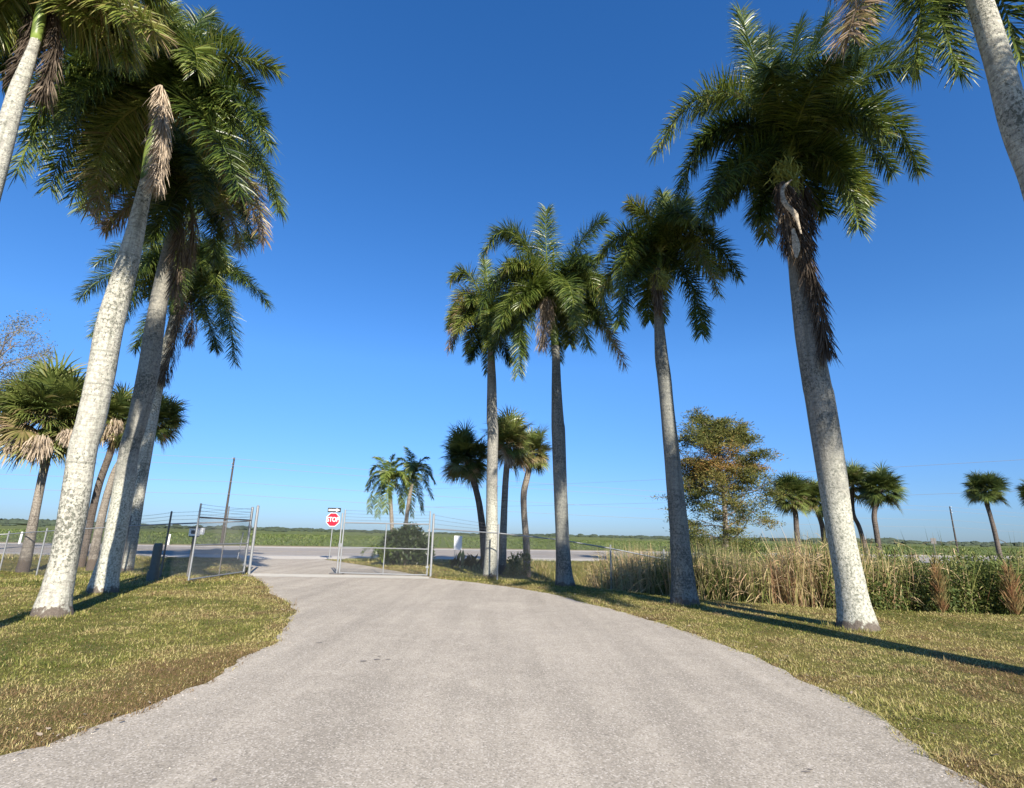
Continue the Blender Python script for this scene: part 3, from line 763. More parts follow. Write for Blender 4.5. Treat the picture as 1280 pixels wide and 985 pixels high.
# cut by the frame
royal('royal palm at the upper right corner, only grey trunk and frond tips in view',
      [(1440, 885, 74), (1428, 810, 56), (1388, 560, 50), (1335, 360, 50), (1298, 232, 45), (1270, 156, 42), (1248, 78, 37), (1224, 0, 33), (1209, -45, 28), (1203, -70, 24)],
      (1180, -150),
      [((1115, -80, -.4), (1060, 45, -.8), dict(tint=.55, tip_brown=.35)), ((1110, -60, .3), (1075, 55, .2), dict(tint=.2)), ((1160, -60, .2), (1145, 85, .2), dict(tint=.22)), ((1165, -40, .8), (1200, 90, .8), dict(tint=.15, n=150)), ((1230, -60, .4), (1275, 75, .6), dict(tint=.2)),
       ((1260, -120, 0), (1330, -20, 0)), ((1130, -130, .5), (1040, -60, .8))],
      ring(6, 40, .5, .95, 200, 15) + ring(4, 10, 1.2, .9, 35), mat='royal', seed=9, base_tint=.2, Yb=6.6, length=2.6)
royal('royal palm at the upper left corner, bright yellow green fronds and two dangling brown ones',
      [(-140, 830, 60), (-120, 740, 46), (-70, 500, 40), (-20, 270, 32), (0, 195, 29), (19, 125, 25), (32, 88, 20), (41, 62, 15), (45, 50, 14)],
      (60, -28),
      [((115, -10, -.3), (195, 40, -.6), dict(tint=.56, n=150)), ((100, 10, 0), (160, 55, .2), dict(tint=.52)), ((20, -10, 0), (-20, 45, 0), dict(tint=.4)), ((15, 10, .5), (5, 100, .6), dict(tint=.18)), ((40, 0, .6), (20, 75, .9), dict(tint=.2)),
       ((110, 25, .6), (135, 60, .8), dict(tint=.3)), ((80, -60, .6), (130, -90, .9))],
      ring(5, 40, .4, .85, 190, 15) + ring(2, 5, 1.2, .8, 260), mat='royal', length=2.3, nrand=1, dead=[([(66, 10), (70, 50), (60, 95), (52, 120)], 15, .2, dict(tint=.35, n=200)), ([(40, 10), (38, 45), (26, 80), (20, 98)], 11, .25, dict(tint=.2, n=160))], seed=10, base_tint=.25, Yb=6.9)

# a palm of the same row just outside the frame: its trunk throws the long shadow across the right lawn
rng = np.random.default_rng(31)
for (bx0, by0, lab) in ((9.25, 1.1, 'royal palm outside the right frame edge whose trunk shadow crosses the right lawn'),):
    root = empty('royal_palm', (bx0, by0, 0), lab, 'palm tree', 'royal palms lining the driveway')
    zz = np.linspace(-.05, 9.2, 30); rad = np.interp(zz, [0, .4, 1.2, 5, 8, 9.2], [.48, .36, .29, .31, .2, .14])
    mb = MB(); mb.tube(np.stack([bx0 + 0 * zz, by0 + 0 * zz, zz], -1), rad, 20); mb.build('trunk', M['royal'], root, smooth=True)
    mb = MB(); mb.tube(np.array([[bx0, by0, q] for q in np.linspace(9.1, 10.6, 6)]), [.16, .18, .17, .14, .1, .07], 12); mb.build('crownshaft', M['shaft'], root, smooth=True)
    mb = MB(); O = np.array([bx0, by0, 10.5])
    for (az, el, drop, sc) in ring(7, 45, .5, 1, 10) + ring(8, 10, 1.6, .95, 30):
        h = np.array([math.sin(R_(az)), math.cos(R_(az)), 0]); L = 3.1 * sc
        frond(mb, O, O + h * L * .48 * math.cos(R_(el)) + [0, 0, L * .5 * math.sin(R_(el))], O + h * L * .8 + [0, 0, L * .5 * math.sin(R_(el)) - drop])
    mb.build('crown', M['frond'], root)

# ------------------------------------------------------------------ sabal palms
def fan(mb, O, d, pet, rad, tint, n=34, spread=135, droop=.35, width=.05):
    d = norm(np.asarray(d, float)); up = np.array([0, 0, 1.0])
    s_ = np.cross(d, up); s_ = norm(s_) if np.linalg.norm(s_) > .15 else np.array([1.0, 0, 0])
    roll = rng.normal(0, .5); nrm = norm(np.cross(s_, d)); s_ = s_ * math.cos(roll) + nrm * math.sin(roll); nrm = norm(np.cross(s_, d))
    P0 = O; P1 = O + d * pet - [0, 0, pet * .12]
    mb.tube(np.array([P0, (P0 + P1) / 2 + [0, 0, pet * .04], P1]), [.02, .016, .012], 4, tint + .15, cap=False)
    a = np.radians(np.linspace(-spread, spread, n)) + rng.normal(0, .03, n)
    dd = d * np.cos(a)[:, None] + s_ * np.sin(a)[:, None] + nrm * (.25 * np.abs(np.sin(a)))[:, None] - np.array([0, 0, .12])
    L = rad * (.62 + .38 * np.cos(a / 2) ** 2) * rng.uniform(.88, 1.08, n)
    wv = norm(np.cross(dd, nrm + rng.normal(0, .25, (n, 3))))
    base = P1 + d * (np.cos(a) * .02)[:, None]
    ti = np.clip(tint + rng.normal(0, .07, n), 0, 1)
    blades(mb, base, dd, wv, L, width * rad, droop * rng.uniform(.5, 1.5, n), ti, seg=3, prof=[.5, 1.25, .8, .06], tint_tip=np.clip(ti + .12, 0, 1))

def sabal(label, keys, crown, Yb, rx, rz, seed, nf=58, skirt=.35, mat='sabal', tint=.28, puffs=(), name='sabal_palm', group='cabbage palms'):
    """crown = (px, py) centre, rx/rz = half width/height in px"""
    global rng
    rng = np.random.default_rng(seed)
    b0 = D(keys[0][0], keys[0][1], Yb); zb = float(H(b0[0], b0[1]))
    root = empty(name, (b0[0], Yb, zb), label, 'palm tree', group)
    keys = list(keys) + [(crown[0], crown[1] + rz * .1, keys[-1][2] * .8)]
    trunk(root, keys, Yb, M[mat], sides=14, n=30, flare=False)
    c = D(crown[0], crown[1], Yb); sc = fwd(c) / FPX; RX = rx * sc; RZ = rz * sc
    mb = MB()
    gold = math.pi * (3 - math.sqrt(5))
    nf = int(nf * 1.5)
    for k in range(nf):
        zf = 1 - (k + .5) / nf * 1.88
        rr_ = math.sqrt(max(0, 1 - min(1, abs(zf)) ** 2)); th_ = k * gold + rng.normal(0, .2)
        d = np.array([math.cos(th_) * rr_, math.sin(th_) * rr_, zf])
        dn = norm(d + [0, 0, .1]); e = 1 / math.sqrt((rr_ / RX) ** 2 + (zf / RZ) ** 2 + 1e-9)
        tot = e * rng.uniform(.82, 1.25) * (1 - .16 * math.exp(-((zf + .2) / .35) ** 2))
        low = zf < -.30
        tn = tint + rng.normal(0, .11) + (rng.uniform(.1, .45) if low and rng.random() < skirt else 0) + (.10 if zf < 0 else 0)
        fan(mb, c + [0, 0, -RZ * .10], dn, tot * rng.uniform(.40, .60), tot * .50, tn, droop=.62 if zf > .45 or zf < .1 else .45)
    mb.build('crown', M['fan'], root)
    if puffs:
        mb = MB()
        for (px, py, rp) in puffs:
            q = D(px, py, Yb - RX * .55); N = 420; r0 = rp * sc
            v = norm(rng.normal(0, 1, (N, 3))) * rng.random((N, 1)) ** .4 * r0 * [1, .7, 1.15]
            blades(mb, q + v, v / r0 * .4 + [0, 0, -.9], norm(rng.normal(0, 1, (N, 3))), r0 * .6, .05, .3, np.clip(rng.normal(.85, .12, N), 0, 1), seg=2)
        mb.build('dead_fronds', M['dead'], root)
    return root

sabal('cabbage palm at far left with tan dead fronds under its round crown, leaning trunk', [(30, 706, 20), (34, 690, 17), (44, 640, 13), (52, 600, 12), (60, 560, 12)], (58, 512), 24.0, 64, 78, 41, 80, .5, tint=.36,
      puffs=((48, 558, 14), (18, 556, 9), (84, 545, 9)))
sabal('cabbage palm with dark trunk behind the two left royal palm trunks', [(103, 695, 14), (112, 655, 11), (124, 605, 10), (138, 565, 10)], (148, 520), 26.5, 44, 50, 42, 60, .6, mat='sabal_dark', tint=.36, puffs=((142, 533, 11),))
sabal('cabbage palm with brownish trunk just left of the second royal palm', [(117, 697, 15), (124, 660, 12), (138, 605, 10), (152, 575, 10), (180, 545, 10)], (196, 520), 25.5, 34, 46, 43, 55, .4, tint=.33)
sabal('cabbage palm with dark curved trunk left of the farthest right-row royal palm', [(606, 706, 9.5), (604, 670, 9), (599, 630, 8), (592, 600, 7.5), (590, 585, 7)], (581, 568), 28.5, 34, 44, 44, 60, .35, mat='sabal_dark', tint=.24)
sabal('cabbage palm with straight trunk between the two far royal palm trunks', [(628, 710, 10), (629, 670, 9), (631, 620, 8), (633, 588, 7.5)], (637, 548), 27.6, 34, 46, 45, 60, .6, tint=.44, puffs=((637, 578, 5),))
sabal('cabbage palm with kinked brown trunk just left of the shaggy royal palm trunk', [(659, 706, 9.5), (658, 680, 8.5), (655, 640, 7.5), (655, 615, 8), (660, 592, 7.5)], (665, 560), 30.2, 27, 40, 46, 50, .5, tint=.42)
sabal('cabbage palm with crown touching the orange cypress on its right', [(999, 698, 8), (996, 665, 7), (994, 640, 6.5)], (988, 614), 37, 28, 30, 47, 50, .3, mat='sabal_dark', tint=.32)
sabal('cabbage palm partly hidden behind the large right royal palm trunk, left side', [(1031, 698, 8), (1029, 665, 7), (1024, 645, 6.5)], (1016, 620), 38, 26, 27, 48, 50, .4, mat='sabal_dark', tint=.34)
sabal('cabbage palm crown peeking out right of the large right royal palm trunk', [(1088, 700, 6), (1076, 665, 6), (1066, 640, 6)], (1066, 600), 36, 25, 31, 49, 50, .5, mat='sabal_dark', tint=.30)
sabal('cabbage palm with full round crown and slim curved trunk, third from the right edge', [(1102, 702, 9), (1096, 668, 7.5), (1093, 640, 7)], (1102, 607), 34, 29, 30, 50, 58, .25, mat='sabal_dark', tint=.24)
sabal('lone cabbage palm leaning left near the right edge beside the utility pole', [(1250, 694, 8), (1245, 672, 7), (1238, 645, 6), (1233, 628, 6)], (1231, 608), 40, 27, 23, 51, 58, .1, mat='sabal_dark', tint=.20)
sabal('cabbage palm cut by the right frame edge', [(1298, 694, 8), (1294, 660, 7), (1290, 635, 6)], (1296, 614), 40, 25, 22, 52, 50, .2, mat='sabal_dark', tint=.22)

# ------------------------------------------------------------------ two feather palms and the dark bush by the gate
def feather(label, keys, o, Yb, fr, seed):
    global rng
    rng = np.random.default_rng(seed)
    b0 = D(keys[0][0], keys[0][1], Yb)
    root = empty('feather_palm', (b0[0], Yb, 0), label, 'palm tree', 'feather palms rising from the dark bush')
    trunk(root, keys, Yb, M['sabal'], sides=12, n=24, flare=False)
    mb = MB(); O = D(*o, Yb)
    for f in fr:
        frond(mb, O, D(f[0], f[1], Yb + f[4]), D(f[2], f[3], Yb + f[4] * 2), leaf=.5, n=70, droop=.8, tint=.20, tip_brown=.02, ranks=(-.2, .4), width=.04)
    for (az, el, drop, sc) in ring(5, 35, .9, 1.0, 40):
        h = np.array([math.sin(R_(az)), math.cos(R_(az)), 0])
        frond(mb, O, O + h * .6 + [0, 0, .5], O + h * 1.15 + [0, 0, -.2], leaf=.5, n=60, droop=.8, tint=.3, ranks=(-.2, .4), width=.04)
    mb.build('crown', M['frond'], root)
feather('left and lower feather palm of the pair above the dark bush', [(491, 700, 6), (490, 660, 5), (488, 625, 5), (487, 610, 4)], (487, 602), 28.5,
        [(474, 583, 463, 592, 0), (478, 578, 470, 572, .3), (488, 582, 492, 570, 0), (470, 605, 462, 640, 0), (476, 612, 472, 645, -.3), (500, 592, 508, 615, .2), (484, 615, 482, 640, -.3), (498, 610, 502, 640, .3), (472, 595, 459, 612, .2)], 61)
feather('right and taller feather palm of the pair above the dark bush', [(505, 700, 6), (507, 660, 5), (512, 620, 5), (515, 605, 4)], (516, 592), 29.3,
        [(505, 575, 495, 578, 0), (514, 573, 508, 560, .2), (524, 578, 534, 572, 0), (531, 588, 543, 603, 0), (528, 598, 540, 622, -.3), (522, 608, 528, 640, .3), (508, 605, 502, 635, -.3), (514, 612, 515, 645, .2), (500, 590, 492, 610, .3)], 62)

def leafcloud(mb, c, r, N, size, tint=(.0, 1), seg=2, shell=.45):
    v = norm(rng.normal(0, 1, (N, 3))); q = rng.random((N, 1)) ** shell
    P = np.asarray(c) + v * q * np.asarray(r)
    d0 = norm(v + rng.normal(0, .7, (N, 3)))
    blades(mb, P, d0, norm(rng.normal(0, 1, (N, 3))), size * rng.uniform(.6, 1.3, N), size * .42, .3, rng.uniform(tint[0], tint[1], N), seg=seg)

rng = np.random.default_rng(70)
c = GH(505, 704); c[1] = 28.3
c[0] = D(505, 704, 28.3)[0]
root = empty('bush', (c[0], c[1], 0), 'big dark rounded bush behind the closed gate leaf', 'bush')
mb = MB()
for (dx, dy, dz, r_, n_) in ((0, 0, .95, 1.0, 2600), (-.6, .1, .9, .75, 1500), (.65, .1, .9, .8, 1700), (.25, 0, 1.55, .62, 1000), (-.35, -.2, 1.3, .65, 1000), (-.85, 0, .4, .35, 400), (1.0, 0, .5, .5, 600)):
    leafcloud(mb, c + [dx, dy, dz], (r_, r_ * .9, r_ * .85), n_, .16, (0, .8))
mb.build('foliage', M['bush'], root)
mb = MB()
for k in range(14):
    a_ = rng.random() * 6.28; e_ = c + [math.cos(a_) * .8, math.sin(a_) * .6, rng.uniform(.7, 1.7)]
    mb.tube(np.array([c + [0, 0, -.02], (c + e_) / 2 + [0, 0, .2], e_]), [.03, .02, .008], 5)
mb.build('stem', M['wood'], root)
rng = np.random.default_rng(71)
fq = D(474, 690, 27.8); 
root = empty('feather_palm', (fq[0], fq[1], 0), 'low trunkless young palm spreading at the left foot of the dark bush', 'palm tree')
mb = MB(); O = np.array([fq[0] + .2, fq[1], .15])
for k in range(9):
    a_ = k * .75; h = np.array([math.cos(a_), math.sin(a_) * .8, 0])
    frond(mb, O, O + h * .5 + [0, 0, .75], O + h * 1.1 + [0, 0, rng.uniform(.1, .7)], leaf=.3, n=34, tint=.15, droop=.3, width=.03)
mb.build('crown', M['frond'], root)

# ------------------------------------------------------------------ cypress and bare tree
def branchy(mb, start, d, L, r, depth, tips, spread=.6, up=.15, kids=3):
    n = 5; P = [np.array(start)]; dd = norm(np.array(d, float))
    for k in range(n):
        dd = norm(dd + rng.normal(0, .13, 3) + [0, 0, up * .3]); P.append(P[-1] + dd * L / n)
    mb.tube(np.array(P), np.linspace(r, r * .45, n + 1), 6 if depth > 1 else 4, cap=False)
    if depth == 0: tips.append((P[-1], dd)); tips.append((P[3], dd)); return
    for k in range(kids):
        t = rng.integers(2, n + 1)
        branchy(mb, P[t], norm(dd + rng.normal(0, spread, 3) + [0, 0, up]), L * rng.uniform(.55, .75), r * .5, depth - 1, tips, spread, up, kids)
    tips.append((P[-1], dd))

rng = np.random.default_rng(80)
Yc = 33.0; b0 = D(905, 700, Yc); zb = float(H(b0[0], Yc))
root = empty('cypress_tree', (b0[0], Yc, zb), 'cypress tree turning rusty orange behind the reeds', 'tree')
mb = MB(); leaves = MB(); top = D(897, 530, Yc)
Pt = resample([[b0[0], Yc, zb - .1], list(D(906, 640, Yc)), list(D(900, 580, Yc)), list(top)], 20)
mb.tube(Pt, np.linspace(.2, .02, 20), 10)
tips = []
for k in range(66):
    f = .08 + .90 * (k + .5) / 66; i0 = int(f * 19); p = Pt[i0]
    a_ = k * 2.4 + rng.normal(0, .3); hf = (p[2] - Pt[0][2]) / (top[2] - Pt[0][2])
    L = np.interp(hf, [0, .15, .35, .6, .85, 1], [2.6, 2.9, 2.9, 2.6, 1.9, .7]) * rng.uniform(.75, 1.12)
    d = np.array([math.cos(a_), math.sin(a_), .22 + .35 * hf])
    t2 = []
    branchy(mb, p, d, L * .72, .04, 2 if L > 1.4 else 1, t2, .45, .05, 3)
    tips += t2
mb.build('trunk', M['wood'], root)
Tp = np.array([t[0] for t in tips]); tone = vnoise(Tp[:, 0] * .7 + 4, Tp[:, 2] * .8) 
for (p, d), tn in zip(tips, tone):
    if rng.random() < .05: continue
    N = int(rng.integers(34, 70)); r0 = rng.uniform(.2, .42)
    v = rng.normal(0, .5, (N, 3)) * [r0 * 1.5, r0 * 1.2, r0 * .5]
    q = p + v
    blades(leaves, q, norm(v + rng.normal(0, .2, (N, 3)) + np.array([0, 0, .15])), norm(rng.normal(0, 1, (N, 3))), rng.uniform(.10, .22, N), .045, .35, np.clip(.05 + tn * .75 + rng.normal(0, .18, N) + .2 * (p[2] > 5.5), 0, 1), seg=2)
leaves.build('crown', M['cypress'], root)

rng = np.random.default_rng(81)
b0 = D(-30, 700, 34); root = empty('bare_tree', (b0[0], 34, -.3), 'nearly leafless grey tree at the left edge above the cabbage palm', 'tree')
mb = MB(); leaves = MB(); tips = []
Pt = resample([[b0[0], 34, -.35], list(D(-25, 600, 34)), list(D(-12, 500, 34)), list(D(0, 440, 34))], 16)
mb.tube(Pt, np.linspace(.28, .07, 16), 10)
for k in range(20):
    p = Pt[int(6 + 9 * k / 20)]
    a_ = k * 2.4; branchy(mb, p, [math.cos(a_), math.sin(a_) * .7, .75], 1.9, .05, 3, tips, .45, .15, 3)
mb.build('trunk', M['wood'], root)
for p, d in tips:
    N = 7; v = rng.normal(0, .2, (N, 3))
    blades(leaves, p + v, norm(rng.normal(0, 1, (N, 3))), norm(rng.normal(0, 1, (N, 3))), rng.uniform(.07, .15, N), .06, .2, rng.random(N), seg=2)
leaves.build('crown', M['bareleaf'], root)

# ------------------------------------------------------------------ reeds and thicket in the ditch
rng = np.random.default_rng(90)
mb = MB()
N = 24000
x = rng.uniform(3.0, 14.5, N); y = np.interp(x, LIPX, LIPY) + .7 + rng.random(N) ** 1.3 * 8
dens = ss(3.0, 5.0, x) * (1 - .82 * ss(8.6, 10.5, x)) * (.35 + .65 * (fbm(x * 1.1, y * 1.1) > .42))
k_ = rng.random(N) < dens; k_ &= (y < hw_near(x) - 3)
x, y = x[k_], y[k_]; N = len(x)
cl = vnoise(x * .9 + 5, y * .9)
hh = (.92 + 1.25 * cl + rng.normal(0, .24, N)) * np.interp(x, [3, 5, 9, 14], [.6, 1.0, 1.0, .85]) - H(x, y) * .55
ang = rng.random(N) * 2 * math.pi; lean = np.abs(rng.normal(0, .30, N)) + .04
d0 = np.stack([np.cos(ang) * lean - .02, np.sin(ang) * lean, np.ones(N)], -1)
wv = norm(np.stack([-np.sin(ang), np.cos(ang), np.zeros(N)], -1))
tn = np.clip(.14 + .74 * vnoise(x * .8 + 11, y * .5 + 2) + rng.normal(0, .22, N), 0, 1)
blades(mb, np.stack([x, y, H(x, y)], -1), d0, wv, np.clip(hh, .4, 3.4), rng.uniform(.014, .03, N), .55 * rng.random(N) ** 2 + .02, tn, seg=4)
# bent and broken dry leaves
N2 = 16000
ix = rng.integers(0, N, N2); B = np.stack([x[ix], y[ix], H(x[ix], y[ix]) + hh[ix] * rng.uniform(.25, .85, N2)], -1)
ang = rng.random(N2) * 6.28
blades(mb, B, np.stack([np.cos(ang), np.sin(ang), rng.uniform(-.9, .8, N2)], -1), norm(rng.normal(0, 1, (N2, 3))), rng.uniform(.25, .8, N2), .02, .8, np.clip(rng.normal(.75, .12, N2), 0, 1), seg=3)
tag(mb.build('reeds', M['reed']), 'tall tan and green cattail reeds filling the ditch behind the right lawn', 'reeds', kind='stuff')

rng = np.random.default_rng(91)
mb = MB()
def thicket(nb, x0, x1, ylo, yhi, h0, h1, leaf, tint, dens=900):
    for k in range(nb):
        xx = rng.uniform(x0, x1); yy = float(np.interp(xx, LIPX, LIPY)) + rng.uniform(ylo, yhi)
        if yy > hw_near(xx) - 2: continue
        g = float(H(xx, yy)); ht = rng.uniform(h0, h1) - g * .75; r_ = rng.uniform(.45, .95)
        lo, hi = tint; c0 = rng.uniform(lo, hi)
        leafcloud(mb, [xx, yy, g + ht * .52], (r_, r_, ht * .55), int(dens * r_ * ht * .8), leaf, (max(0, c0 - .25), min(1, c0 + .3)), shell=.38)
thicket(240, 8.7, 27, .75, 2.8, .7, 1.3, .085, (.05, .7), 2200)
thicket(150, 8, 34, 2.5, 9, 1.2, 1.8, .12, (.2, .85), 700)
thicket(60, 25, 60, .8, 9, .8, 1.4, .18, (.2, .6), 300)
# upright stems in it
N = 2600
x = rng.uniform(8.5, 30, N); y = np.interp(x, LIPX, LIPY) + rng.uniform(.6, 8, N)
ang = rng.random(N) * 6.28
blades(mb, np.stack([x, y, H(x, y)], -1), np.stack([np.cos(ang) * .3, np.sin(ang) * .3, np.ones(N)], -1), norm(np.stack([-np.sin(ang), np.cos(ang), 0 * x], -1)), rng.uniform(1.0, 1.9, N) - H(x, y) * .5, .022, .25, rng.uniform(.5, .95, N), seg=4)
tag(mb.build('shrub_thicket', M['shrub']), 'dense leafy green shrubs and weeds along the right edge of the lawn', 'shrubs', kind='stuff')

for (px, py, Yd, ht, wd, lab) in ((1180, 771, 13.9, 1.1, .13, 'rusty brown dried weed clump standing against the green thicket'), (1272, 772, 13.6, 1.0, .15, 'rusty brown dried weed clump at the right frame edge')):
    q = G(px, py); Yd = float(np.interp(q[0] * Yd / q[1], LIPX, LIPY)) + .25; q = D(px, py, Yd); g = float(H(q[0], Yd))
    root = empty('dried_weed', (q[0], Yd, g), lab, 'weed', 'rusty dried weeds in the thicket')
    mb = MB(); N = 700
    a_ = rng.random(N) * 6.28; z_ = rng.random(N); rr_ = wd * np.abs(rng.normal(0, .55, N)) * (.55 + .45 * np.sin(math.pi * z_)) * (.6 + .8 * vnoise(a_ * 1.5, z_ * 5)); z_ = z_ * (.7 + .5 * vnoise(a_ * 2.2, z_ * 0))
    B = np.stack([q[0] + rr_ * np.cos(a_), Yd + rr_ * np.sin(a_), g + z_ * (ht - g)], -1)
    blades(mb, B, np.stack([np.cos(a_) * .5, np.sin(a_) * .5, np.ones(N)], -1), norm(rng.normal(0, 1, (N, 3))), .2, .014, .4, rng.uniform(.93, 1, N), seg=2)
    mb.build('seed_heads', M['shrub'], root)
    mb = MB()
    for k in range(16):
        a_ = rng.random() * 6.28; l_ = rng.uniform(.0, wd)
        mb.tube(np.array([[q[0], Yd, g], [q[0] + l_ * .5 * math.cos(a_), Yd + l_ * .5 * math.sin(a_), g + (ht - g) * .5], [q[0] + l_ * math.cos(a_), Yd + l_ * math.sin(a_), g + (ht - g) * rng.uniform(.7, 1.05)]]), [.007, .005, .002], 4, .95)
    mb.build('stems', M['shrub'], root)

# rough roadside weeds
rng = np.random.default_rng(92)
mb = MB(); N = 26000
x = rng.uniform(-26, 45, N); t_ = rng.random(N); y = hw_near(x) - .15 - t_ ** 1.5 * np.where(x > -2, 6.5, 1.6)
keep = ~inside(x, y, dp) & ((x < -13.5) | (x > -9.5)); x, y = x[keep], y[keep]; N = len(x)
cl = fbm(x * .5, y * .5)
hh = .10 + .42 * np.clip(cl - .35, 0, 1) * (1 + (x > 0) * 1.0) * rng.uniform(.5, 1.3, N)
ang = rng.random(N) * 6.28
blades(mb, np.stack([x, y, H(x, y)], -1), np.stack([np.cos(ang) * .6, np.sin(ang) * .6, np.ones(N)], -1), norm(np.stack([-np.sin(ang), np.cos(ang), 0 * x], -1)), hh, .02, .4, np.clip(.15 + cl * .6 + rng.normal(0, .15, N), 0, .9), seg=3)
tag(mb.build('roadside_weeds', M['reed']), 'rough weeds and long grass along the near edge of the highway', 'weeds', kind='stuff')

# ------------------------------------------------------------------ small plants behind the fence
rng = np.random.default_rng(93)
q = D(582, 704, 26.5); root = empty('broadleaf_plant', (q[0], q[1], float(H(q[0], q[1]))), 'clump of dark paddle leaves beside the small white panel', 'plant')
mb = MB(); N = 26
ang = rng.uniform(0, 6.28, N); ln = rng.uniform(.15, 1.0, N)
B = np.stack([q[0] + rng.uniform(-.75, .75, N), q[1] + rng.uniform(-.3, .3, N), np.full(N, float(H(q[0], q[1])))], -1)
blades(mb, B, np.stack([np.cos(ang) * ln, np.sin(ang) * ln * .5, np.ones(N)], -1), norm(np.stack([-np.sin(ang), np.cos(ang), 0 * ang], -1) + np.array([.8, 0, 0])), rng.uniform(.45, .95, N), .2, .25, rng.uniform(.0, .4, N), seg=4, prof=[.1, .15, .9, 1, .1])
mb.build('leaves', M['bush'], root)
for (px, py, Yp, ht, lab) in ((643, 704, 27, 1.15, 'young leafy shrub just right of the farthest royal palm trunk'), (655, 702, 28.5, 1.35, 'young leafy shrub left of the kinked cabbage palm trunk')):
    q = D(px, py, Yp); g = float(H(q[0], q[1]))
    root = empty('young_shrub', (q[0], q[1], g), lab, 'shrub', 'young shrubs behind the right fence')
    mb = MB(); leafcloud(mb, [q[0], q[1], g + ht * .6], (.33, .3, ht * .45), 330, .17, (.2, .9)); leafcloud(mb, [q[0] - .2, q[1], g + .3], (.35, .3, .28), 200, .15, (.2, .8)); mb.build('foliage', M['shrub'], root)
    mb = MB(); mb.tube(np.array([[q[0], q[1], g - .02], [q[0] + .03, q[1], g + ht * .5], [q[0], q[1], g + ht]]), [.018, .012, .005], 5); mb.build('stem', M['wood'], root)

# ------------------------------------------------------------------ far tree line
rng = np.random.default_rng(95)
mb = MB()
ico = []
for p_ in range(7):
    for q_ in range(12):
        ph = math.pi * (p_ + .5) / 7; th_ = 2 * math.pi * q_ / 12
        ico.append([math.sin(ph) * math.cos(th_), math.sin(ph) * math.sin(th_), math.cos(ph)])
ico = np.array(ico); kk = np.arange(6)[:, None] * 12; jj = np.arange(12)[None]
icf = np.stack([kk + jj, kk + 12 + jj, kk + 12 + (jj + 1) % 12, kk + (jj + 1) % 12], -1).reshape(-1, 4)
for k in range(1500):
    az = rng.uniform(-1.0, 1.0); dd = rng.uniform(1150, 1900)
    xx, yy = dd * math.tan(az), dd
    if abs(xx) > 3600: continue
    hmul = float(np.interp(az, [-1, -.62, -.5, -.1, .3, .55, 1], [1.0, .9, .5, .38, .42, .6, .7])) * (.55 + 1.0 * float(fbm(xx * .008, 4.0, 3)))
    r_ = rng.uniform(5, 13) * hmul
    V = ico * [r_ * rng.uniform(1.2, 2.6), r_, r_ * .8] * rng.uniform(.75, 1.15, (len(ico), 1)) + [xx, yy, r_ * .35]
    mb.add(V, icf)
tag(mb.build('distant_woods', M['treeline']), 'low dark line of far-off woods along the horizon', 'woods', kind='stuff')
mb = MB()
for k in range(130):
    xx = rng.uniform(-700, 900); yy = rng.uniform(420, 900); r_ = rng.uniform(1.0, 2.6)
    mb.add(ico * [r_ * rng.uniform(1, 3), r_, r_ * .7] * rng.uniform(.75, 1.15, (len(ico), 1)) + [xx, yy, r_ * .3], icf)
tag(mb.build('field_scrub', M['treeline']), 'scattered low scrub in the far part of the field', 'scrub', kind='stuff')

# ------------------------------------------------------------------ fences and gates
def chain(mb, p0, p1, zb0, zb1, zt0, zt1, pitch=.075, r=.0021):
    p0 = np.array(p0[:2]); p1 = np.array(p1[:2]); L = float(np.linalg.norm(p1 - p0)); u = (p1 - p0) / L
    segs = []
    Hh = ((zt0 - zb0) + (zt1 - zb1)) / 2
    nn = int((L + Hh) / pitch)
    for sgn in (1, -1):
        for k in range(nn):
            s0 = -Hh + k * pitch if sgn == 1 else k * pitch
            a0, v0, a1, v1 = s0, 0.0, s0 + sgn * Hh, Hh
            if a0 < 0: v0 = -a0 / sgn; a0 = 0
            if a0 > L: v0 = (a0 - L); a0 = L
            if a1 > L: v1 = (L - s0) / sgn; a1 = L
            if a1 < 0: v1 = s0; a1 = 0
            if v1 - v0 < .02: continue
            segs.append((a0, v0 / Hh, a1, v1 / Hh))
    for a0, v0, a1, v1 in segs:
        A = np.array([*(p0 + u * a0), 0]); B = np.array([*(p0 + u * a1), 0])
        f0, f1 = a0 / L, a1 / L
        A[2] = (zb0 + (zb1 - zb0) * f0) * (1 - v0) + (zt0 + (zt1 - zt0) * f0) * v0
        B[2] = (zb0 + (zb1 - zb0) * f1) * (1 - v1) + (zt0 + (zt1 - zt0) * f1) * v1
        mb.tube(np.array([A, B]), r, 3, cap=False)
def bar(p, q, r, n=8):
    mb = MB(); mb.tube(np.array([p, q], float), r, n); return mb
def barbed(mb, p, q, sag=.02):
    t = np.linspace(0, 1, 9)[:, None]; P = np.array(p) * (1 - t) + np.array(q) * t; P[:, 2] -= sag * 4 * (t * (1 - t))[:, 0]
    mb.tube(P, .004, 4, cap=False)
    L = np.linalg.norm(np.array(q) - p)
    for k in range(int(L / .15)):
        f = (k + .5) / int(L / .15); c = np.array(p) * (1 - f) + np.array(q) * f; c[2] -= sag * 4 * f * (1 - f)
        mb.tube(np.array([c + [-.012, 0, -.02], c + [.012, 0, .02]]), .002, 3, cap=False)

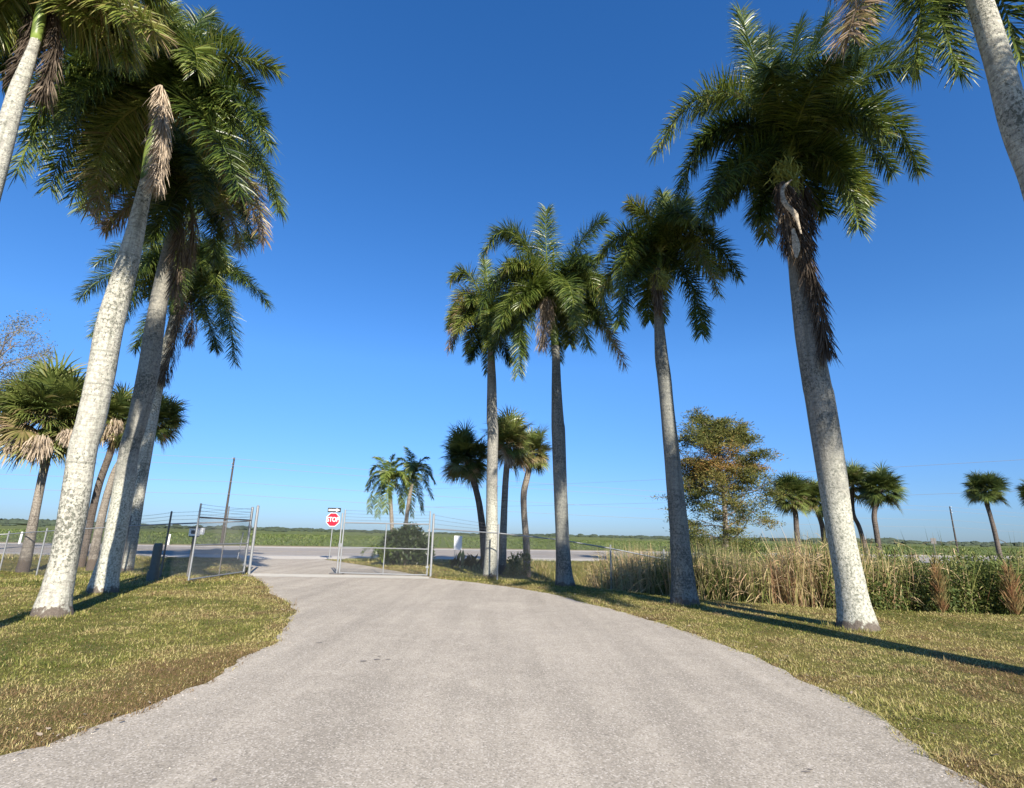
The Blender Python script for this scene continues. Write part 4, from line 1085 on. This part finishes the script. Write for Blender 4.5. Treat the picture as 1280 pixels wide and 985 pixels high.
def fence(name, label, pts, posth, ext, mats, skip_first=False):
    """pts: (x, y, ztop)"""
    root = empty(name, (pts[0][0], pts[0][1], 0), label, 'fence')
    link = MB(); rail = MB(); barb = MB()
    for k, (x, y, zt) in enumerate(pts):
        g = float(H(x, y)); r = .045 if k == 0 else .03
        pm = bar((x, y, g - .05), (x, y, zt + ext[k]), r, 10)
        pm.tube(np.array([[x, y, zt + ext[k]], [x, y, zt + ext[k] + .03]]), [r * 1.15, r * .4], 10)
        pm.build('post', M[mats[k]], root, smooth=False)
        if k:
            x0, y0, z0 = pts[k - 1]; g0 = float(H(x0, y0))
            rail.tube(np.array([[x0, y0, z0], [x, y, zt]]), .022, 8)
            chain(link, (x0, y0), (x, y), g0 + .03, g + .03, z0, zt)
            for b_ in range(3):
                e0 = ext[k - 1] * (.35 + .3 * b_); e1 = ext[k] * (.35 + .3 * b_)
                if ext[k - 1] > .1 and ext[k] > .1: barbed(barb, (x0, y0, z0 + e0), (x, y, zt + e1))
    rail.build('top_rail', M['galv'], root); link.build('chain_link', M['wire'], root)
    if barb.n: barb.build('barbed_wire', M['wire'], root)
    return root
def zat(px, py, Yv): return float(D(px, py, Yv)[2])
hl, hr = HING_L, HING_R
fl = []
fl.append((hl[0] - .05, hl[1] + .05, 1.9))
for (pxb, pyb, pxt, pyt) in ((200, 722, 210, 655), (150, 716, 158, 657.5), (94, 714, 103, 661), (48, 708, 56, 664)):
    b_ = G(pxb, pyb); fl.append((b_[0], b_[1], zat(pxt, pyt, b_[1])))
b_ = G(2, 703); fl.append((b_[0], b_[1], zat(8, 667.5, b_[1])))
b_ = G(-60, 703); fl.append((b_[0], b_[1], zat(-55, 671, b_[1])))
fence('chain_link_fence', 'chain link fence with dark posts running left from the gate behind the royal palms', fl, 1.8, [.5, .4, .35, .3, .1, .1, .1], ['galv', 'darkpost', 'darkpost', 'galv', 'galv', 'galv', 'galv'])
frr = [(hr[0] + .03, hr[1], zat(541, 661, hr[1]))]
for (px, py, Yv) in ((623, 666.5, 20.5), (702, 675, 20.1), (763, 685.5, 19.8), (830, 699, 19.3)):
    q = D(px, py, Yv); frr.append((q[0], Yv, q[2]))
fence('chain_link_fence', 'chain link fence sloping down right from the gate into the reeds', frr, 1.8, [.55, .3, .1, .1, .3], ['galv'] * 5)

def gate_leaf(label, p0, p1, ztop, zbot, mid, ext, ropts):
    """p0 = hinge side, p1 = free side"""
    root = empty('gate_leaf', (p0[0], p0[1], 0), label, 'gate', 'leaves of the chain link gate')
    p0 = np.array([*p0[:2], 0.]); p1 = np.array([*p1[:2], 0.]); z = lambda p, h: p + [0, 0, h]
    for p in (p0, p1): bar(z(p, zbot - .02), z(p, ztop + ext), .028, 10).build('stile', M['galv'], root)
    pm = (p0 + p1) / 2
    bar(z(pm, zbot), z(pm, ztop + ropts.get('midext', 0)), .02, 8).build('stile', M[ropts.get('midmat', 'galv')], root)
    bar(z(p0, ztop), z(p1, ztop), .024).build('top_rail', M[ropts.get('railmat', 'galv')], root)
    bar(z(p0, mid), z(p1, mid), .022).build('middle_rail', M['galv'], root)
    bar(z(p0, zbot), z(p1, zbot), .024).build('bottom_rail', M['galv'], root)
    mb = MB(); chain(mb, p0, p1, zbot + .02, zbot + .02, ztop, ztop); mb.build('chain_link', M['wire'], root)
    mb = MB()
    for k in range(4): barbed(mb, z(p0, ztop + ext * (.22 + .24 * k)), z(p1, ztop + ext * (.22 + .24 * k)))
    mb.build('barbed_wire', M['wire'], root)
    for hz in (.35, 1.7):
        mb = MB(); mb.box(p0 + [0, 0, hz], (.11, .09, .07)); mb.build('hinge', M['galv'], root)
    return root
gr = G(424, 718); gr[1] = hr[1] + .25
gr[0] = D(424, 718, gr[1])[0]
lf = gate_leaf('closed right leaf of the chain link gate, standing across the driveway', (hr[0] - .11, hr[1]), gr, 1.93, .06, 1.0, .5, {})
for nm_, cx in (('latch_post', 0),):
    mb = MB(); mb.tube(np.array([[gr[0] - .1, gr[1], .02], [gr[0] - .1, gr[1], 2.3]]), .03, 8); mb.build('drop_rod', M['galv'], lf)
mb = MB(); mb.box((gr[0] - .05, gr[1], 1.08), (.16, .07, .14)); mb.build('latch', M['galv'], lf)
mb = MB(); mb.box((gr[0] - .1, gr[1], .03), (.5, .3, .04)); mb.build('foot_plate', M['darkpost'], lf)
ol = G(235, 729)
gl_ = gate_leaf('open left leaf of the chain link gate, swung back onto the lawn', (hl[0] + .02, hl[1] - .1), ol, 1.93, .10, 1.1, .42, {'midmat': 'darkpost', 'midext': .42, 'railmat': 'darkpost'})
mb = MB(); mb.tube(np.array([[hl[0] - .15, hl[1] - .35, .55], [hl[0] - .1, hl[1] - .3, 1.5]]), .018, 6); mb.build('brace', M['galv'], gl_)
# second gate post beside the hinge
mb = MB(); mb.tube(np.array([[hl[0] + .12, hl[1] + .12, -.02], [hl[0] + .12, hl[1] + .12, 2.45]]), .05, 12)
mb.tube(np.array([[hl[0] + .12, hl[1] + .12, 2.45], [hl[0] + .12, hl[1] + .12, 2.5]]), [.055, .02], 12)
tag(mb.build('gate_post', M['galv']), 'grey steel gate post at the hinge of the open left leaf', 'post')

# ------------------------------------------------------------------ keypad, pedestal, small posts
q = G(234, 721); root = empty('keypad_stand', (q[0], q[1], 0), 'white call box on a dark post behind the open gate leaf', 'call box')
zc = zat(237, 664.5, q[1])
bar((q[0], q[1], -.02), (q[0], q[1], zc - .14), .035, 8).build('post', M['darkpost'], root)
mb = MB(); mb.box((q[0], q[1], zc), (.30, .16, .27)); bx = mb.build('box', M['white'], root)
mb = MB(); mb.box((q[0], q[1] - .03, zc + .15), (.34, .26, .03)); mb.build('hood', M['pedestal'], root)
mb = MB(); mb.box((q[0], q[1], zc - .155), (.26, .14, .04)); mb.build('base_plate', M['pedestal'], root)
mb = MB(); mb.box((q[0], q[1] - .085, zc - .01), (.14, .012, .12))
mb.build('keypad', M['darkpost'], bx)
mb = MB(); mb.box((q[0] + .24, q[1] + .05, zc + .02), (.10, .10, .22)); mb.build('side_box', M['white'], root)

q = G(190, 726); root = empty('utility_pedestal', (q[0], q[1], 0), 'grey green utility pedestal in the shade behind the fence', 'utility box')
mb = MB(); mb.tube(np.array([[q[0], q[1], -.02], [q[0], q[1], .3]]), .17, 16); mb.build('base', M['pedestal'], root)
mb = MB(); mb.tube(np.array([[q[0], q[1], .3], [q[0], q[1], 1.06], [q[0], q[1], 1.12]]), [.13, .13, .10], 16); mb.build('housing', M['pedestal'], root)
q = G(167, 695); mb = MB(); mb.tube(np.array([[q[0], q[1], -.02], [q[0], q[1], 1.0], [q[0], q[1], 1.03]]), [.07, .07, .04], 10)
tag(mb.build('bollard', M['darkpost']), 'short dark bollard between the third royal palm and the utility pedestal', 'bollard')
for (px, py, lab) in ((24, 680, 'small white roadside marker at far left beyond the highway'), (210, 681, 'small white roadside marker seen left of the gate across the highway')):
    q = G(px, py); mb = MB(); mb.tube(np.array([[q[0], q[1], -.02], [q[0] + .02, q[1], .95], [q[0] + .02, q[1], 1.0]]), [.09, .085, .05], 8)
    tag(mb.build('marker_post', M['white']), lab, 'marker', 'white marker posts along the far road edge')

Yw = 27.6; c = D(572.5, 678.5, Yw); wS = 10 * fwd(c) / FPX; hS = 17 * fwd(c) / FPX
g = float(H(c[0], Yw)); root = empty('panel_sign', (c[0], Yw, g), 'blank white upright panel behind the right fence above dark leaves', 'sign')
mb = MB(); mb.box(c, (wS, .04, hS)); mb.build('panel', M['white'], root)
for s_ in (-1, 1): bar((c[0] + s_ * wS * .35, Yw + .04, g - .05), (c[0] + s_ * wS * .35, Yw + .04, c[2]), .018, 6).build('leg', M['galv'], root)

# ------------------------------------------------------------------ stop sign with arrow sign
q = G(411, 700); Ys = q[1]; root = empty('stop_sign', (q[0], Ys, 0), 'red octagonal STOP sign with a one way arrow plate on top', 'sign')
zc = zat(414, 649.5, Ys)
bar((q[0], Ys + .04, -.05), (q[0], Ys + .04, zat(415, 636, Ys)), .03, 8).build('pole', M['galv'], root)
def ngon(cx, y, z, r, n, rot, th, mat, name, parent):
    a = np.arange(n) * 2 * math.pi / n + rot
    A = np.stack([cx + r * np.cos(a), np.full(n, y), z + r * np.sin(a)], -1); B = A + [0, th, 0]
    mb = MB(); mb.add(np.concatenate([A, B]), [list(range(n)), list(range(2 * n - 1, n - 1, -1))] + [[k, (k + 1) % n, n + (k + 1) % n, n + k] for k in range(n)])
    return mb.build(name, mat, parent)
pl = ngon(q[0], Ys - .012, zc, .415, 8, math.pi / 8, .012, M['white'], 'octagon_plate', root)
ngon(q[0], Ys - .017, zc, .385, 8, math.pi / 8, .004, M['signred'], 'red_face', pl)
def text(s, x, y, z, size, mat, name, parent, sx=1.0):
    cu = bpy.data.curves.new(name, 'FONT'); cu.body = s; cu.size = size; cu.align_x = 'CENTER'; cu.align_y = 'CENTER'; cu.extrude = .001; cu.offset = size * .02
    o = bpy.data.objects.new(name, cu); COL.objects.link(o)
    me = bpy.data.meshes.new_from_object(o); bpy.data.objects.remove(o)
    me.name = name; me.materials.clear(); me.materials.append(mat)
    co = np.empty(len(me.vertices) * 3, np.float32); me.vertices.foreach_get('co', co); co = co.reshape(-1, 3)
    V = np.stack([x + co[:, 0] * sx, y - co[:, 2], z + co[:, 1]], -1)
    qq = parent; off = np.zeros(3)
    while qq is not None: off += np.array(qq.location); qq = qq.parent
    me.vertices.foreach_set('co', (V - off).astype(np.float32).ravel()); me.update()
    o = bpy.data.objects.new(name, me); COL.objects.link(o); o.parent = parent
    return o
text('STOP', q[0], Ys - .020, zc, .37, M['white'], 'lettering', pl, .78)
za = zat(415, 637.5, Ys)
mb = MB(); mb.box((q[0] + .03, Ys - .01, za), (.76, .012, .25)); ap = mb.build('arrow_plate', M['black'], root)
x0 = q[0] + .03; mb = MB(); yy = Ys - .0185
arrow = [(-.33, -.05), (.12, -.05), (.12, -.10), (.34, 0), (.12, .10), (.12, .05), (-.33, .05)]
mb.add([(x0 + a_, yy, za + b_) for a_, b_ in arrow] + [(x0 + a_, yy + .002, za + b_) for a_, b_ in arrow], [[0, 1, 5, 6], [1, 2, 3, 4, 5], [13, 12, 8, 7], [12, 11, 10, 9, 8]] + [[k, (k + 1) % 7, 7 + (k + 1) % 7, 7 + k] for k in range(7)])
mb.build('arrow', M['white'], ap)
text('ONE WAY', x0 - .06, yy - .002, za, .085, M['black'], 'lettering', ap, 1.0)

# ------------------------------------------------------------------ utility poles and wires
def upole(px, py_top, px_b, Yp, label, r=.14):
    tp = D(px, py_top, Yp); x = tp[0]
    root = empty('utility_pole', (x, Yp, 0), label, 'utility pole', 'utility poles along the highway')
    mb = MB(); mb.tube(np.array([[x, Yp, -.1], [x, Yp, tp[2]]]), [r, r * .6], 10); mb.build('pole', M['pole'], root)
    for k in range(3):
        z_ = tp[2] - .15 - k * .55
        mb = MB(); mb.tube(np.array([[x, Yp - .1, z_], [x, Yp - .32, z_ + .05]]), [.05, .07], 8); mb.build('insulator', M['galv'], root)
    return np.array([x, Yp, tp[2]])
A = upole(293, 572, 278, 58, 'dark wooden utility pole rising behind the open gate leaf')
B = upole(1187, 633, 1197, 105, 'dark leaning utility pole far off at right beside the lone cabbage palm', .17)
drn = (B - A); drn[2] = 0
Cc = A - drn * .8 + [0, 0, 0]; Cc[2] = A[2] + .3; E_ = B + drn * .9; E_[2] = B[2]
root = empty('overhead_wires', (A[0], A[1], A[2]), 'thin overhead power wires strung between the utility poles', 'wires')
for dz, sag in ((-.15, 1.2), (-.9, 1.3), (-2.6, 1.4), (-3.9, 1.5)):
    mb = MB()
    for (p, s_) in ((Cc, A), (A, B), (B, E_)):
        t = np.linspace(0, 1, 25)[:, None]; P = p * (1 - t) + s_ * t; P[:, 2] += dz - sag * 4 * (t * (1 - t))[:, 0] * .5; P[:, 1] -= .32
        mb.tube(P, .019, 5, cap=False)
    mb.build('wire', M['cable'], root)
# closer pair of wires crossing the right of the picture
root = empty('overhead_wires', tuple(D(1400, 585, 60)), 'faint overhead wires crossing the sky behind the right cabbage palms', 'wires')
for (y0, y1) in ((600, 574), (622, 616)):
    mb = MB(); t = np.linspace(0, 1, 25)[:, None]; P = D(500, y0 + 12, 130) * (1 - t) + D(1420, y1 - 8, 60) * t; P[:, 2] -= 2.0 * (t * (1 - t))[:, 0]
    mb.tube(P, .02, 5, cap=False); mb.build('wire', M['cable'], root)
q = D(1168, 686, 62); root = empty('road_sign', (q[0], 62, 0), 'tiny dark road sign seen from behind, far off left of the right pole', 'sign')
bar((q[0], 62, 0), (q[0], 62, 2.1), .04, 6).build('post', M['darkpost'], root)
mb = MB(); mb.box((q[0], 61.95, 1.9), (.6, .03, .6)); mb.build('plate', M['darkpost'], root)
